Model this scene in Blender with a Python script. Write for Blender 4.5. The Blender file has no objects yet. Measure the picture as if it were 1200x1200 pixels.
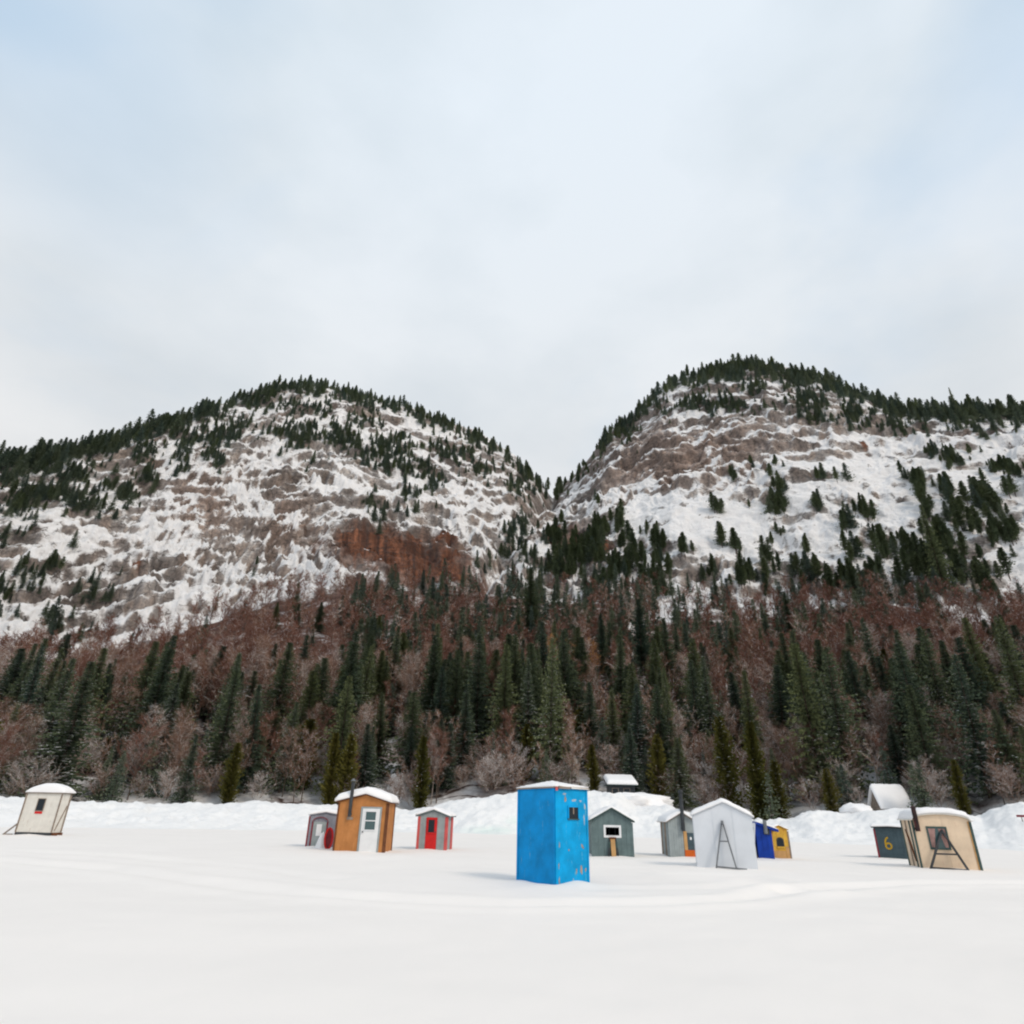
import bpy, math, random
import numpy as np
from mathutils import Matrix, Vector

random.seed(7)
rng = np.random.default_rng(7)
scene = bpy.context.scene
COL = scene.collection
R_ = math.radians

# ------------------------------------------------------------------ camera
PITCH, ROLL, EYE = R_(25.3), R_(1.3), 1.65
FPX = 745.0                      # focal length in units of a 1200 px wide frame
cam = bpy.data.cameras.new('camera')
cam.sensor_width = 36.0
cam.lens = 36.0 * FPX / 1200.0
cam.clip_start, cam.clip_end = 0.1, 8000
camo = bpy.data.objects.new('camera', cam)
COL.objects.link(camo)
CM = Matrix.Rotation(R_(90) + PITCH, 3, 'X') @ Matrix.Rotation(ROLL, 3, 'Z')
camo.matrix_world = Matrix.Translation((0, 0, EYE)) @ CM.to_4x4()
scene.camera = camo

# ------------------------------------------------------------------ world
SUN_EL, SUN_AZ = R_(42), R_(135)         # sun behind the camera and to its right
w = bpy.data.worlds.new('World')
scene.world = w
w.use_nodes = True
nt = w.node_tree
nt.nodes.clear()
N = nt.nodes.new
L = nt.links.new
out = N('ShaderNodeOutputWorld')
bg = N('ShaderNodeBackground')
bg.inputs['Strength'].default_value = 0.126
sky = N('ShaderNodeTexSky')
sky.sky_type = 'NISHITA'
sky.sun_disc = False
sky.sun_elevation = SUN_EL
sky.sun_rotation = SUN_AZ
sky.air_density = 1.0
sky.dust_density = 1.5
tc = N('ShaderNodeTexCoord')
mp = N('ShaderNodeMapping')
mp.inputs['Scale'].default_value = (1.0, 1.0, 1.9)
mp.inputs['Location'].default_value = (3.1, 0.4, 0.0)
L(tc.outputs['Generated'], mp.inputs['Vector'])
no = N('ShaderNodeTexNoise')
no.inputs['Scale'].default_value = 1.5
no.inputs['Detail'].default_value = 5
no.inputs['Roughness'].default_value = 0.5
no.inputs['Distortion'].default_value = 0.5
L(mp.outputs[0], no.inputs['Vector'])
# thin gaps in the overcast, wider towards the sides of the valley and overhead
sep = N('ShaderNodeSeparateXYZ')
L(tc.outputs['Generated'], sep.inputs[0])
ax = N('ShaderNodeMath'); ax.operation = 'ABSOLUTE'
sx = N('ShaderNodeMath'); sx.operation = 'SUBTRACT'; sx.inputs[1].default_value = 0.06
L(sep.outputs[0], sx.inputs[0]); L(sx.outputs[0], ax.inputs[0])
mr = N('ShaderNodeMapRange'); mr.inputs[1].default_value = 0.25; mr.inputs[2].default_value = 0.62
mr.inputs[3].default_value = 0.0; mr.inputs[4].default_value = 0.80; mr.interpolation_type = 'SMOOTHSTEP'
L(ax.outputs[0], mr.inputs[0])
mz = N('ShaderNodeMapRange'); mz.inputs[1].default_value = 0.50; mz.inputs[2].default_value = 0.78
mz.inputs[3].default_value = 0.0; mz.inputs[4].default_value = 1.0
L(sep.outputs[2], mz.inputs[0])
mu = N('ShaderNodeMath'); mu.operation = 'MULTIPLY'
L(mr.outputs[0], mu.inputs[0]); L(mz.outputs[0], mu.inputs[1])
nr = N('ShaderNodeMapRange'); nr.inputs[1].default_value = 0.38; nr.inputs[2].default_value = 0.68
nr.inputs[3].default_value = -0.25; nr.inputs[4].default_value = 0.42
L(no.outputs[0], nr.inputs[0])
ad = N('ShaderNodeMath'); ad.operation = 'ADD'; ad.use_clamp = True
L(mu.outputs[0], ad.inputs[0]); L(nr.outputs[0], ad.inputs[1])
no2 = N('ShaderNodeTexNoise')
no2.inputs['Scale'].default_value = 2.6
no2.inputs['Detail'].default_value = 6
L(mp.outputs[0], no2.inputs['Vector'])
cr = N('ShaderNodeValToRGB')
cr.color_ramp.elements[0].position = 0.32
cr.color_ramp.elements[0].color = (5.35, 6.05, 6.65, 1)
cr.color_ramp.elements[1].position = 0.62
cr.color_ramp.elements[1].color = (6.35, 6.95, 7.55, 1)
L(no2.outputs[0], cr.inputs[0])
cr2 = N('ShaderNodeValToRGB')
cr2.color_ramp.elements[0].position = 0.32
cr2.color_ramp.elements[0].color = (5.45, 5.65, 5.85, 1)
cr2.color_ramp.elements[1].position = 0.62
cr2.color_ramp.elements[1].color = (6.6, 6.6, 6.6, 1)
L(no2.outputs[0], cr2.inputs[0])
hz = N('ShaderNodeMapRange'); hz.inputs[1].default_value = 0.35; hz.inputs[2].default_value = 0.85
L(sep.outputs[2], hz.inputs[0])
ch = N('ShaderNodeMixRGB')
L(hz.outputs[0], ch.inputs[0]); L(cr2.outputs[0], ch.inputs[1]); L(cr.outputs[0], ch.inputs[2])
mx = N('ShaderNodeMixRGB')
L(ad.outputs[0], mx.inputs[0]); L(ch.outputs[0], mx.inputs[1])
thin = N('ShaderNodeMixRGB')            # blue seen through thin high cloud
thin.inputs[0].default_value = 0.30
thin.inputs[1].default_value = (4.5, 6.3, 8.1, 1)
L(sky.outputs[0], thin.inputs[2]); L(thin.outputs[0], mx.inputs[2])
L(mx.outputs[0], bg.inputs[0]); L(bg.outputs[0], out.inputs[0])

# ------------------------------------------------------------------ sun through cloud
sl = bpy.data.lights.new('sun', 'SUN')
sl.energy = 1.5
sl.angle = R_(16)
sl.color = (1.0, 0.88, 0.74)
so = bpy.data.objects.new('sun', sl)
COL.objects.link(so)
sd = Vector((math.sin(SUN_AZ) * math.cos(SUN_EL), math.cos(SUN_AZ) * math.cos(SUN_EL), math.sin(SUN_EL)))
so.rotation_euler = sd.to_track_quat('Z', 'Y').to_euler()

vs = scene.view_settings
vs.view_transform = 'Standard'
vs.look = 'None'
vs.exposure = 0.0
vs.gamma = 1.0
vs.use_curve_mapping = False
scene.render.engine = 'CYCLES'
scene.cycles.max_bounces = 6
scene.cycles.diffuse_bounces = 3
scene.cycles.transparent_max_bounces = 8
scene.cycles.pixel_filter_type = 'BLACKMAN_HARRIS'
scene.cycles.filter_width = 2.1          # the soft lens of the photograph

# ------------------------------------------------------------------ helpers: rays
Rn = np.array(CM)


def ray(px, py):
    d = np.stack([(np.asarray(px, float) - 600) / FPX, (600 - np.asarray(py, float)) / FPX,
                  -np.ones(np.broadcast(px, py).shape)], -1)
    return d @ Rn.T


def azel(px, py):
    d = ray(px, py)
    return np.arctan2(d[..., 0], d[..., 1]), np.arctan2(d[..., 2], np.hypot(d[..., 0], d[..., 1]))


def project(P):
    q = (P - np.array([0, 0, EYE])) @ Rn
    zz = np.minimum(q[..., 2], -1e-3)
    return 600 + FPX * q[..., 0] / -zz, 600 - FPX * q[..., 1] / -zz


def ground(px, py, z=0.0):
    d = ray(px, py)
    t = (z - EYE) / d[2]
    return Vector((d[0] * t, d[1] * t, z))


def mpp(p):
    q = (np.array(p) - np.array([0, 0, EYE])) @ Rn
    return -q[2] / FPX


def height_to(p, px, py):
    """height above z=0 at which the ray of (px,py) passes at the horizontal distance of p"""
    a, e = azel(px, py)
    return EYE + math.hypot(p[0], p[1]) * math.tan(float(e))


# ------------------------------------------------------------------ helpers: noise
_perm = rng.permutation(256)
_perm = np.concatenate([_perm, _perm])
_ang = rng.random(256) * 2 * np.pi
_gx, _gy = np.cos(_ang), np.sin(_ang)


def pn(x, y, s=0):
    x = np.asarray(x, np.float64) + 37.7 * s
    y = np.asarray(y, np.float64) + 91.3 * s
    xi = np.floor(x).astype(np.int64)
    yi = np.floor(y).astype(np.int64)
    xf = x - xi
    yf = y - yi
    xi &= 255
    yi &= 255
    u = xf * xf * xf * (xf * (xf * 6 - 15) + 10)
    v = yf * yf * yf * (yf * (yf * 6 - 15) + 10)

    def g(i, j, a, b):
        h = _perm[_perm[(xi + i) & 255] + ((yi + j) & 255)]
        return _gx[h] * a + _gy[h] * b
    n00 = g(0, 0, xf, yf)
    n10 = g(1, 0, xf - 1, yf)
    n01 = g(0, 1, xf, yf - 1)
    n11 = g(1, 1, xf - 1, yf - 1)
    a = n00 + u * (n10 - n00)
    b = n01 + u * (n11 - n01)
    return (a + v * (b - a)) * 1.5


def fbm(x, y, o=4, s=0, gain=0.5):
    r = 0
    a = 1.0
    f = 1.0
    for k in range(o):
        r = r + a * pn(x * f, y * f, s + k * 3)
        a *= gain
        f *= 2.03
    return r


def sst(a, b, x):
    t = np.clip((x - a) / (b - a), 0, 1)
    return t * t * (3 - 2 * t)


def blob(px, py, cx, cy, rx, ry, ang=0.0):
    c, s = math.cos(R_(ang)), math.sin(R_(ang))
    dx, dy = px - cx, py - cy
    a = (dx * c + dy * s) / rx
    b = (-dx * s + dy * c) / ry
    return np.exp(-(a * a + b * b))


def blobs(px, py, lst):
    r = np.zeros(np.shape(px))
    for b in lst:
        r = np.maximum(r, blob(px, py, *b))
    return r


# ------------------------------------------------------------------ helpers: materials
def new_mat(name, rough=0.8, spec=0.3):
    m = bpy.data.materials.new(name)
    m.use_nodes = True
    b = m.node_tree.nodes['Principled BSDF']
    b.inputs['Roughness'].default_value = rough
    b.inputs['Specular IOR Level'].default_value = spec
    return m, m.node_tree, b


def noise_node(nt, scale, detail=4, rough=0.55, coord='Object', vscale=None, dist=0.0):
    t = nt.nodes.new('ShaderNodeTexCoord')
    n = nt.nodes.new('ShaderNodeTexNoise')
    n.inputs['Scale'].default_value = scale
    n.inputs['Detail'].default_value = detail
    n.inputs['Roughness'].default_value = rough
    n.inputs['Distortion'].default_value = dist
    src = t.outputs[coord]
    if vscale:
        m = nt.nodes.new('ShaderNodeMapping')
        m.inputs['Scale'].default_value = vscale
        nt.links.new(src, m.inputs[0])
        src = m.outputs[0]
    nt.links.new(src, n.inputs['Vector'])
    return n.outputs[0]


def ramp(nt, fac, stops):
    r = nt.nodes.new('ShaderNodeValToRGB')
    els = r.color_ramp.elements
    while len(els) < len(stops):
        els.new(0.5)
    for e, (p, c) in zip(els, stops):
        e.position = p
        e.color = (*c, 1)
    nt.links.new(fac, r.inputs[0])
    return r.outputs[0]


def mixc(nt, fac, a, b):
    m = nt.nodes.new('ShaderNodeMixRGB')
    for s, v in ((0, fac), (1, a), (2, b)):
        if isinstance(v, (int, float)):
            m.inputs[s].default_value = v
        elif isinstance(v, tuple):
            m.inputs[s].default_value = (*v, 1)
        else:
            nt.links.new(v, m.inputs[s])
    return m.outputs[0]


def math_n(nt, op, a, b=None, clamp=False):
    m = nt.nodes.new('ShaderNodeMath')
    m.operation = op
    m.use_clamp = clamp
    for s, v in ((0, a), (1, b)):
        if v is None:
            continue
        if isinstance(v, (int, float)):
            m.inputs[s].default_value = v
        else:
            nt.links.new(v, m.inputs[s])
    return m.outputs[0]


def maprange(nt, v, a, b, c=0.0, d=1.0):
    m = nt.nodes.new('ShaderNodeMapRange')
    m.inputs[1].default_value, m.inputs[2].default_value = a, b
    m.inputs[3].default_value, m.inputs[4].default_value = c, d
    nt.links.new(v, m.inputs[0])
    return m.outputs[0]


def attr(nt, name, typ='GEOMETRY'):
    a = nt.nodes.new('ShaderNodeAttribute')
    a.attribute_name = name
    a.attribute_type = typ
    return a


def bump(nt, b, h, strength, dist):
    n = nt.nodes.new('ShaderNodeBump')
    n.inputs['Strength'].default_value = strength
    n.inputs['Distance'].default_value = dist
    nt.links.new(h, n.inputs['Height'])
    nt.links.new(n.outputs[0], b.inputs['Normal'])


def paint_mat(name, col, rough=0.6, wear=None, wear_amt=0.0, var=0.12, nscale=3.0, grain=True):
    """painted or bare wood / metal with slight mottling, fine relief and optional worn spots"""
    m, nt, b = new_mat(name, rough, 0.18)
    lo = tuple(c * (1 - var) for c in col)
    hi = tuple(min(1, c * (1 + var)) for c in col)
    n1 = noise_node(nt, nscale, 5, 0.6)
    c = ramp(nt, n1, [(0.35, lo), (0.65, hi)])
    if wear:
        n2 = noise_node(nt, 5.0, 6, 0.7, vscale=(2.2, 2.2, 0.45))
        f = maprange(nt, n2, 0.62 - wear_amt, 0.67 - wear_amt)
        c = mixc(nt, f, c, wear)
    nt.links.new(c, b.inputs['Base Color'])
    if grain:
        bump(nt, b, noise_node(nt, 25, 4, 0.6, vscale=(1, 1, 0.15)), 0.25, 0.01)
    return m


def snow_mat(name, col=(0.86, 0.845, 0.84), bscale=2.0, bstr=0.25, bdist=0.05):
    m, nt, b = new_mat(name, 0.75, 0.25)
    n1 = noise_node(nt, bscale * 0.3, 4)
    c = ramp(nt, n1, [(0.3, tuple(v * 0.97 for v in col)), (0.7, col)])
    nt.links.new(c, b.inputs['Base Color'])
    bump(nt, b, noise_node(nt, bscale, 6, 0.6), bstr, bdist)
    return m


# ------------------------------------------------------------------ helpers: objects
def tag(o, label=None, cat=None, group=None, kind=None):
    if label:
        o['label'] = label
    if cat:
        o['category'] = cat
    if group:
        o['group'] = group
    if kind:
        o['kind'] = kind
    return o


def np_mesh(name, V, F, mats, mat_idx=None, smooth=False, attrs=None):
    """V (n,3); F (m,3) or (m,4) array"""
    me = bpy.data.meshes.new(name)
    V = np.ascontiguousarray(V, np.float32)
    F = np.ascontiguousarray(F, np.int32)
    k = F.shape[1]
    me.vertices.add(len(V))
    me.vertices.foreach_set('co', V.ravel())
    me.loops.add(F.size)
    me.loops.foreach_set('vertex_index', F.ravel())
    me.polygons.add(len(F))
    me.polygons.foreach_set('loop_start', np.arange(0, F.size, k, dtype=np.int32))
    try:
        me.polygons.foreach_set('loop_total', np.full(len(F), k, np.int32))
    except Exception:
        pass
    for m in mats:
        me.materials.append(m)
    if mat_idx is not None:
        me.polygons.foreach_set('material_index', np.ascontiguousarray(mat_idx, np.int32))
    me.polygons.foreach_set('use_smooth', np.full(len(F), smooth))
    for nm, (typ, dat) in (attrs or {}).items():
        a = me.attributes.new(nm, typ, 'POINT')
        if typ == 'FLOAT':
            a.data.foreach_set('value', np.ascontiguousarray(dat, np.float32))
        else:
            a.data.foreach_set('color', np.ascontiguousarray(dat, np.float32).ravel())
    me.update(calc_edges=True)
    me.validate()
    return me


def mesh_obj(name, me, parent=None):
    o = bpy.data.objects.new(name, me)
    COL.objects.link(o)
    if parent:
        o.parent = parent
    return o


def empty(name, loc, rz=0.0):
    o = bpy.data.objects.new(name, None)
    o.empty_display_size = 0.3
    COL.objects.link(o)
    o.location = loc
    o.rotation_euler = (0, 0, rz)
    return o


class MB:
    """collects closed shapes for one part"""
    def __init__(s):
        s.v, s.f = [], []

    def add(s, vs_, fs_):
        n = len(s.v)
        s.v += [tuple(v) for v in vs_]
        s.f += [tuple(i + n for i in f) for f in fs_]
        return s

    def box(s, x0, x1, y0, y1, z0, z1, shear=(0, 0)):
        vs_ = []
        for z in (z0, z1):
            sx_, sy_ = shear[0] * (z - z0), shear[1] * (z - z0)
            vs_ += [(x0 + sx_, y0 + sy_, z), (x1 + sx_, y0 + sy_, z), (x1 + sx_, y1 + sy_, z), (x0 + sx_, y1 + sy_, z)]
        return s.add(vs_, [(0, 3, 2, 1), (4, 5, 6, 7), (0, 1, 5, 4), (1, 2, 6, 5), (2, 3, 7, 6), (3, 0, 4, 7)])

    def prism(s, prof, y0, y1):
        """profile in x,z (counter-clockwise seen from -y) extruded along y"""
        n = len(prof)
        vs_ = [(x, y0, z) for x, z in prof] + [(x, y1, z) for x, z in prof]
        fs_ = [tuple(range(n)), tuple(range(2 * n - 1, n - 1, -1))]
        for i in range(n):
            j = (i + 1) % n
            fs_.append((i, i + n, j + n, j))
        return s.add(vs_, fs_)

    def bar(s, a, b, wd, th=None):
        a, b = Vector(a), Vector(b)
        th = th or wd
        d = (b - a).normalized()
        up = Vector((0, 1, 0)) if abs(d.y) < 0.9 else Vector((0, 0, 1))
        p = d.cross(up).normalized()
        q = p.cross(d).normalized()
        vs_ = []
        for c in (a, b):
            for i, j in ((-1, -1), (1, -1), (1, 1), (-1, 1)):
                vs_.append(c + p * wd / 2 * i + q * th / 2 * j)
        return s.add(vs_, [(0, 3, 2, 1), (4, 5, 6, 7), (0, 1, 5, 4), (1, 2, 6, 5), (2, 3, 7, 6), (3, 0, 4, 7)])

    def tube(s, a, b, r, n=12, r2=None):
        a, b = Vector(a), Vector(b)
        r2 = r if r2 is None else r2
        d = (b - a).normalized()
        up = Vector((1, 0, 0)) if abs(d.x) < 0.9 else Vector((0, 0, 1))
        p = d.cross(up).normalized()
        q = d.cross(p).normalized()
        vs_ = []
        for c, rr in ((a, r), (b, r2)):
            for k in range(n):
                t = 2 * math.pi * k / n
                vs_.append(c + (p * math.cos(t) + q * math.sin(t)) * rr)
        fs_ = [tuple(range(n)), tuple(range(2 * n - 1, n - 1, -1))]
        for k in range(n):
            j = (k + 1) % n
            fs_.append((k, k + n, j + n, j))
        return s.add(vs_, fs_)

    def build(s, name, mat, parent=None, bevel=0.0, smooth=False, label=None):
        me = bpy.data.meshes.new(name)
        me.from_pydata(s.v, [], s.f)
        import bmesh
        bm = bmesh.new()
        bm.from_mesh(me)
        bmesh.ops.recalc_face_normals(bm, faces=bm.faces)
        if bevel > 0:
            bmesh.ops.bevel(bm, geom=list(bm.edges), offset=bevel, segments=1, affect='EDGES', clamp_overlap=True)
        bm.to_mesh(me)
        bm.free()
        me.materials.append(mat)
        if smooth:
            me.polygons.foreach_set('use_smooth', [True] * len(me.polygons))
        o = mesh_obj(name, me, parent)
        if label:
            o['label'] = label
        return o


def grid_faces(nr, nc):
    i = np.arange(nr - 1)[:, None] * nc + np.arange(nc - 1)[None, :]
    return np.stack([i, i + 1, i + nc + 1, i + nc], -1).reshape(-1, 4)


#@@TERRAIN
# ------------------------------------------------------------------ frozen fjord surface
def line_az(pts):
    p = np.array(pts, float)
    a, e = azel(p[:, 0], p[:, 1])
    o = np.argsort(a)
    return a[o], np.tan(e[o])


track = [[(-60, 1006), (0, 1009), (120, 1018), (240, 1034), (340, 1046), (480, 1056), (600, 1061), (760, 1060), (860, 1055), (930, 1046)],
         [(930, 1046), (990, 1040), (1080, 1036), (1200, 1036), (1300, 1038)],
         [(0, 997), (140, 1004), (300, 1018), (380, 1030)],
         [(700, 1042), (840, 1042), (900, 1036), (880, 1028), (800, 1026)]]


def build_ice():
    a = np.linspace(-R_(62), R_(62), 420)
    r = np.concatenate([[0.6], np.geomspace(2.0, 12, 60), np.linspace(12.15, 70, 300)])
    A, RR = np.meshgrid(a, r)
    X, Y = RR * np.sin(A), RR * np.cos(A)
    Z = 0.035 * fbm(X / 9, Y / 5, 3, 11) + 0.012 * fbm(X / 1.7, Y / 1.2, 3, 12)
    # wind ripples seen on the near snow
    Z += 0.006 * fbm(X / 0.9 + 2 * pn(X / 6, Y / 6, 4), Y / 0.25, 2, 14)
    for k, tr in enumerate(track):
        P = [ground(x, y) for x, y in tr]
        D = np.full(X.shape, 1e9)
        for p, q in zip(P[:-1], P[1:]):
            dx, dy = q.x - p.x, q.y - p.y
            t = np.clip(((X - p.x) * dx + (Y - p.y) * dy) / (dx * dx + dy * dy), 0, 1)
            D = np.minimum(D, np.hypot(X - p.x - t * dx, Y - p.y - t * dy))
        wd = 0.55 + 0.25 * pn(X / 5, Y / 5, 20)
        h = 0.06 if k < 2 else 0.035
        Z += h * np.exp(-((D - wd * 1.3) / 0.4) ** 2) - h * 0.8 * np.exp(-(D / (wd * 0.9)) ** 2)
    for hx, hy, hr in ((40, 979, .9), (380, 993, .9), (420, 998, 1.2), (505, 996, .8), (649, 1038, .9), (718, 1003, 1.2), (803, 1004, 1.0), (852, 1018, 1.6),
                       (899, 1008, .7), (917, 1007, .7), (1046, 1006, 1.0), (1115, 1019, 1.6)):
        c_ = ground(hx, hy)
        dd_ = np.hypot((X - c_.x), (Y - c_.y - hr * 0.6)) / (hr * 1.15)
        Z += (0.05 + 0.05 * pn(X * 1.3, Y * 1.3, 17)) * np.exp(-dd_ ** 4)
    Z -= 0.1 * sst(64, 70, RR)
    V = np.stack([X, Y, Z], -1).reshape(-1, 3)
    me = np_mesh('snow_ground', V, grid_faces(len(r), len(a)), [SNOW_NEAR], smooth=True)
    tag(mesh_obj('snow_ground', me), 'smooth wind packed snow with faint vehicle tracks on the frozen fjord', kind='structure')
    # the rest of the ice, all round to the horizon
    n = 72
    rings = [0.0, 30, 200, 1200, 5000]
    V = []
    for rr in rings[1:]:
        for k in range(n):
            t = 2 * math.pi * k / n
            V.append((rr * math.sin(t), rr * math.cos(t), -0.30))
    F = []
    for i in range(len(rings) - 2):
        for k in range(n):
            j = (k + 1) % n
            F.append((i * n + k, i * n + j, (i + 1) * n + j, (i + 1) * n + k))
    V.append((0, 0, -0.30))
    c = len(V) - 1
    me = bpy.data.meshes.new('snow_plain')
    me.from_pydata(V, [], F + [(c, (k + 1) % n, k) for k in range(n)])
    me.materials.append(SNOW_FAR)
    tag(mesh_obj('snow_plain', me), 'flat snow covered ice of the frozen fjord reaching the horizon', kind='structure')
    # ring of snow behind and beside the camera joining both
    a2 = np.linspace(R_(62), R_(298), 120)
    r2 = np.array([0.6, 3, 8, 20, 45, 70.0])
    A, RR = np.meshgrid(a2, r2)
    X, Y = RR * np.sin(A), RR * np.cos(A)
    Z = 0.02 * fbm(X / 9, Y / 5, 2, 11) - 0.25 * sst(50, 70, RR)
    me = np_mesh('snow_shelf', np.stack([X, Y, Z], -1).reshape(-1, 3), grid_faces(len(r2), len(a2)), [SNOW_NEAR], smooth=True)
    tag(mesh_obj('snow_shelf', me), 'open snow of the frozen fjord beside and behind the huts', kind='structure')


SNOW_NEAR = snow_mat('snow_near', (0.89, 0.85, 0.815), 1.2, 0.22, 0.04)
SNOW_FAR = snow_mat('snow_far', (0.84, 0.83, 0.83), 0.5, 0.2, 0.1)
SNOW_CAP = snow_mat('snow_roof', (0.88, 0.87, 0.87), 2.5, 0.3, 0.03)
build_ice()

# crest of the ploughed shore bank, photograph pixels
CREST = [(-300, 930), (0, 934), (60, 938), (120, 940), (190, 942), (280, 941), (300, 939), (350, 942), (430, 944), (480, 950),
         (505, 945), (530, 938), (565, 934), (600, 929), (640, 927), (700, 926), (728, 931), (745, 944), (780, 944), (800, 950), (840, 952),
         (880, 962), (900, 961), (930, 957), (950, 951), (985, 953), (1010, 951), (1060, 947), (1110, 949), (1150, 958),
         (1165, 948), (1180, 942), (1230, 941), (1500, 940)]
ca, ct = line_az(CREST)
BANK_R = 74.0


def shore_z(A):
    return EYE + 88.0 * np.interp(A, ca, ct) - 0.7


def build_bank():
    a = np.linspace(-R_(62), R_(62), 1300)
    r = np.linspace(56, 92, 110)
    A, RR = np.meshgrid(a, r)
    X, Y = RR * np.sin(A), RR * np.cos(A)
    crest = EYE + BANK_R * np.interp(A, ca, ct)
    foot = 59 + 2.5 * pn(A * 14, 0 * A, 31)
    up = sst(0, 1, (RR - foot) / (BANK_R - foot)) ** 0.8
    down = sst(BANK_R, 92, RR)
    Z = crest * up * (1 - down) + down * (shore_z(A) - 0.3) - 0.12
    env = np.clip(np.minimum((RR - foot) / 5, (90 - RR) / 4), 0, 1)
    lump = fbm(X / 2.6, Y / 3.2, 4, 33)
    chunk = np.maximum(0, pn(X / 1.1, Y / 1.4, 37) - 0.15)
    Z += env * (0.26 * lump + 0.38 * chunk * (0.4 + 0.6 * (pn(X / 12, Y / 12, 38) > 0)) + 0.06 * fbm(X / 0.7, Y / 0.7, 2, 35))
    V = np.stack([X, Y, Z], -1).reshape(-1, 3)
    m, nt, b = new_mat('bank_snow', 0.75, 0.25)
    n1 = noise_node(nt, 0.12, 4)
    n2 = noise_node(nt, 2.2, 5, 0.65)
    c = ramp(nt, n2, [(0.25, (0.70, 0.70, 0.69)), (0.45, (0.84, 0.835, 0.83))])
    at = attr(nt, 'ice')
    c = mixc(nt, math_n(nt, 'MULTIPLY', at.outputs['Fac'], maprange(nt, n2, 0.35, 0.6, 0.5, 1.0)), c, (0.60, 0.76, 0.69))
    nt.links.new(c, b.inputs['Base Color'])
    bump(nt, b, n2, 0.4, 0.2)
    px, py = project(V)
    ice = np.clip(blobs(px, py, [(575, 973, 34, 5), (790, 958, 6, 4), (458, 978, 9, 4), (603, 962, 10, 5)]), 0, 1) * 0.55
    me = np_mesh('snow_bank', V, grid_faces(len(r), len(a)), [m], smooth=True, attrs={'ice': ('FLOAT', ice)})
    tag(mesh_obj('snow_bank', me), 'long lumpy bank of ploughed snow along the foot of the forest', kind='structure')


build_bank()

# ------------------------------------------------------------------ mountains
RIDGE = [(-500, 560), (-200, 560), (0, 541), (50, 536), (95, 527), (130, 520), (160, 507), (200, 494), (240, 478), (280, 469), (330, 452),
         (370, 453), (400, 457), (440, 468), (480, 479), (520, 494), (560, 512), (600, 537), (625, 558), (640, 575), (648, 583),
         (655, 574), (675, 556), (692, 536), (715, 506), (745, 486), (765, 468), (785, 449), (830, 437), (860, 431), (890, 429),
         (930, 439), (960, 443), (1000, 461), (1040, 475), (1080, 480), (1120, 482), (1150, 483), (1200, 484), (1400, 500), (1700, 560)]
ra, rt = line_az(RIDGE)
FOOT = [(-500, 760), (0, 770), (110, 762), (240, 728), (330, 698), (400, 690), (560, 690), (650, 700), (700, 700), (800, 700), (900, 712),
        (950, 706), (1050, 706), (1200, 722), (1400, 730), (1700, 740)]
fa, ft = line_az(FOOT)
DIST = [(-500, 400), (0, 430), (330, 480), (550, 540), (630, 610), (648, 620), (665, 580), (720, 510), (880, 475), (1200, 480), (1700, 450)]
da = azel(np.array([p[0] for p in DIST]), np.full(len(DIST), 560))[0]
dd = np.array([p[1] for p in DIST], float)

RUST = [(468, 654, 92, 30, 6), (420, 645, 40, 16), (520, 665, 40, 16, 10), (505, 630, 40, 10), (672, 640, 14, 22, 30), (700, 645, 18, 12), (648, 632, 16, 10),
        (160, 662, 5, 6), (1012, 522, 6, 3, 30)]


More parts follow.
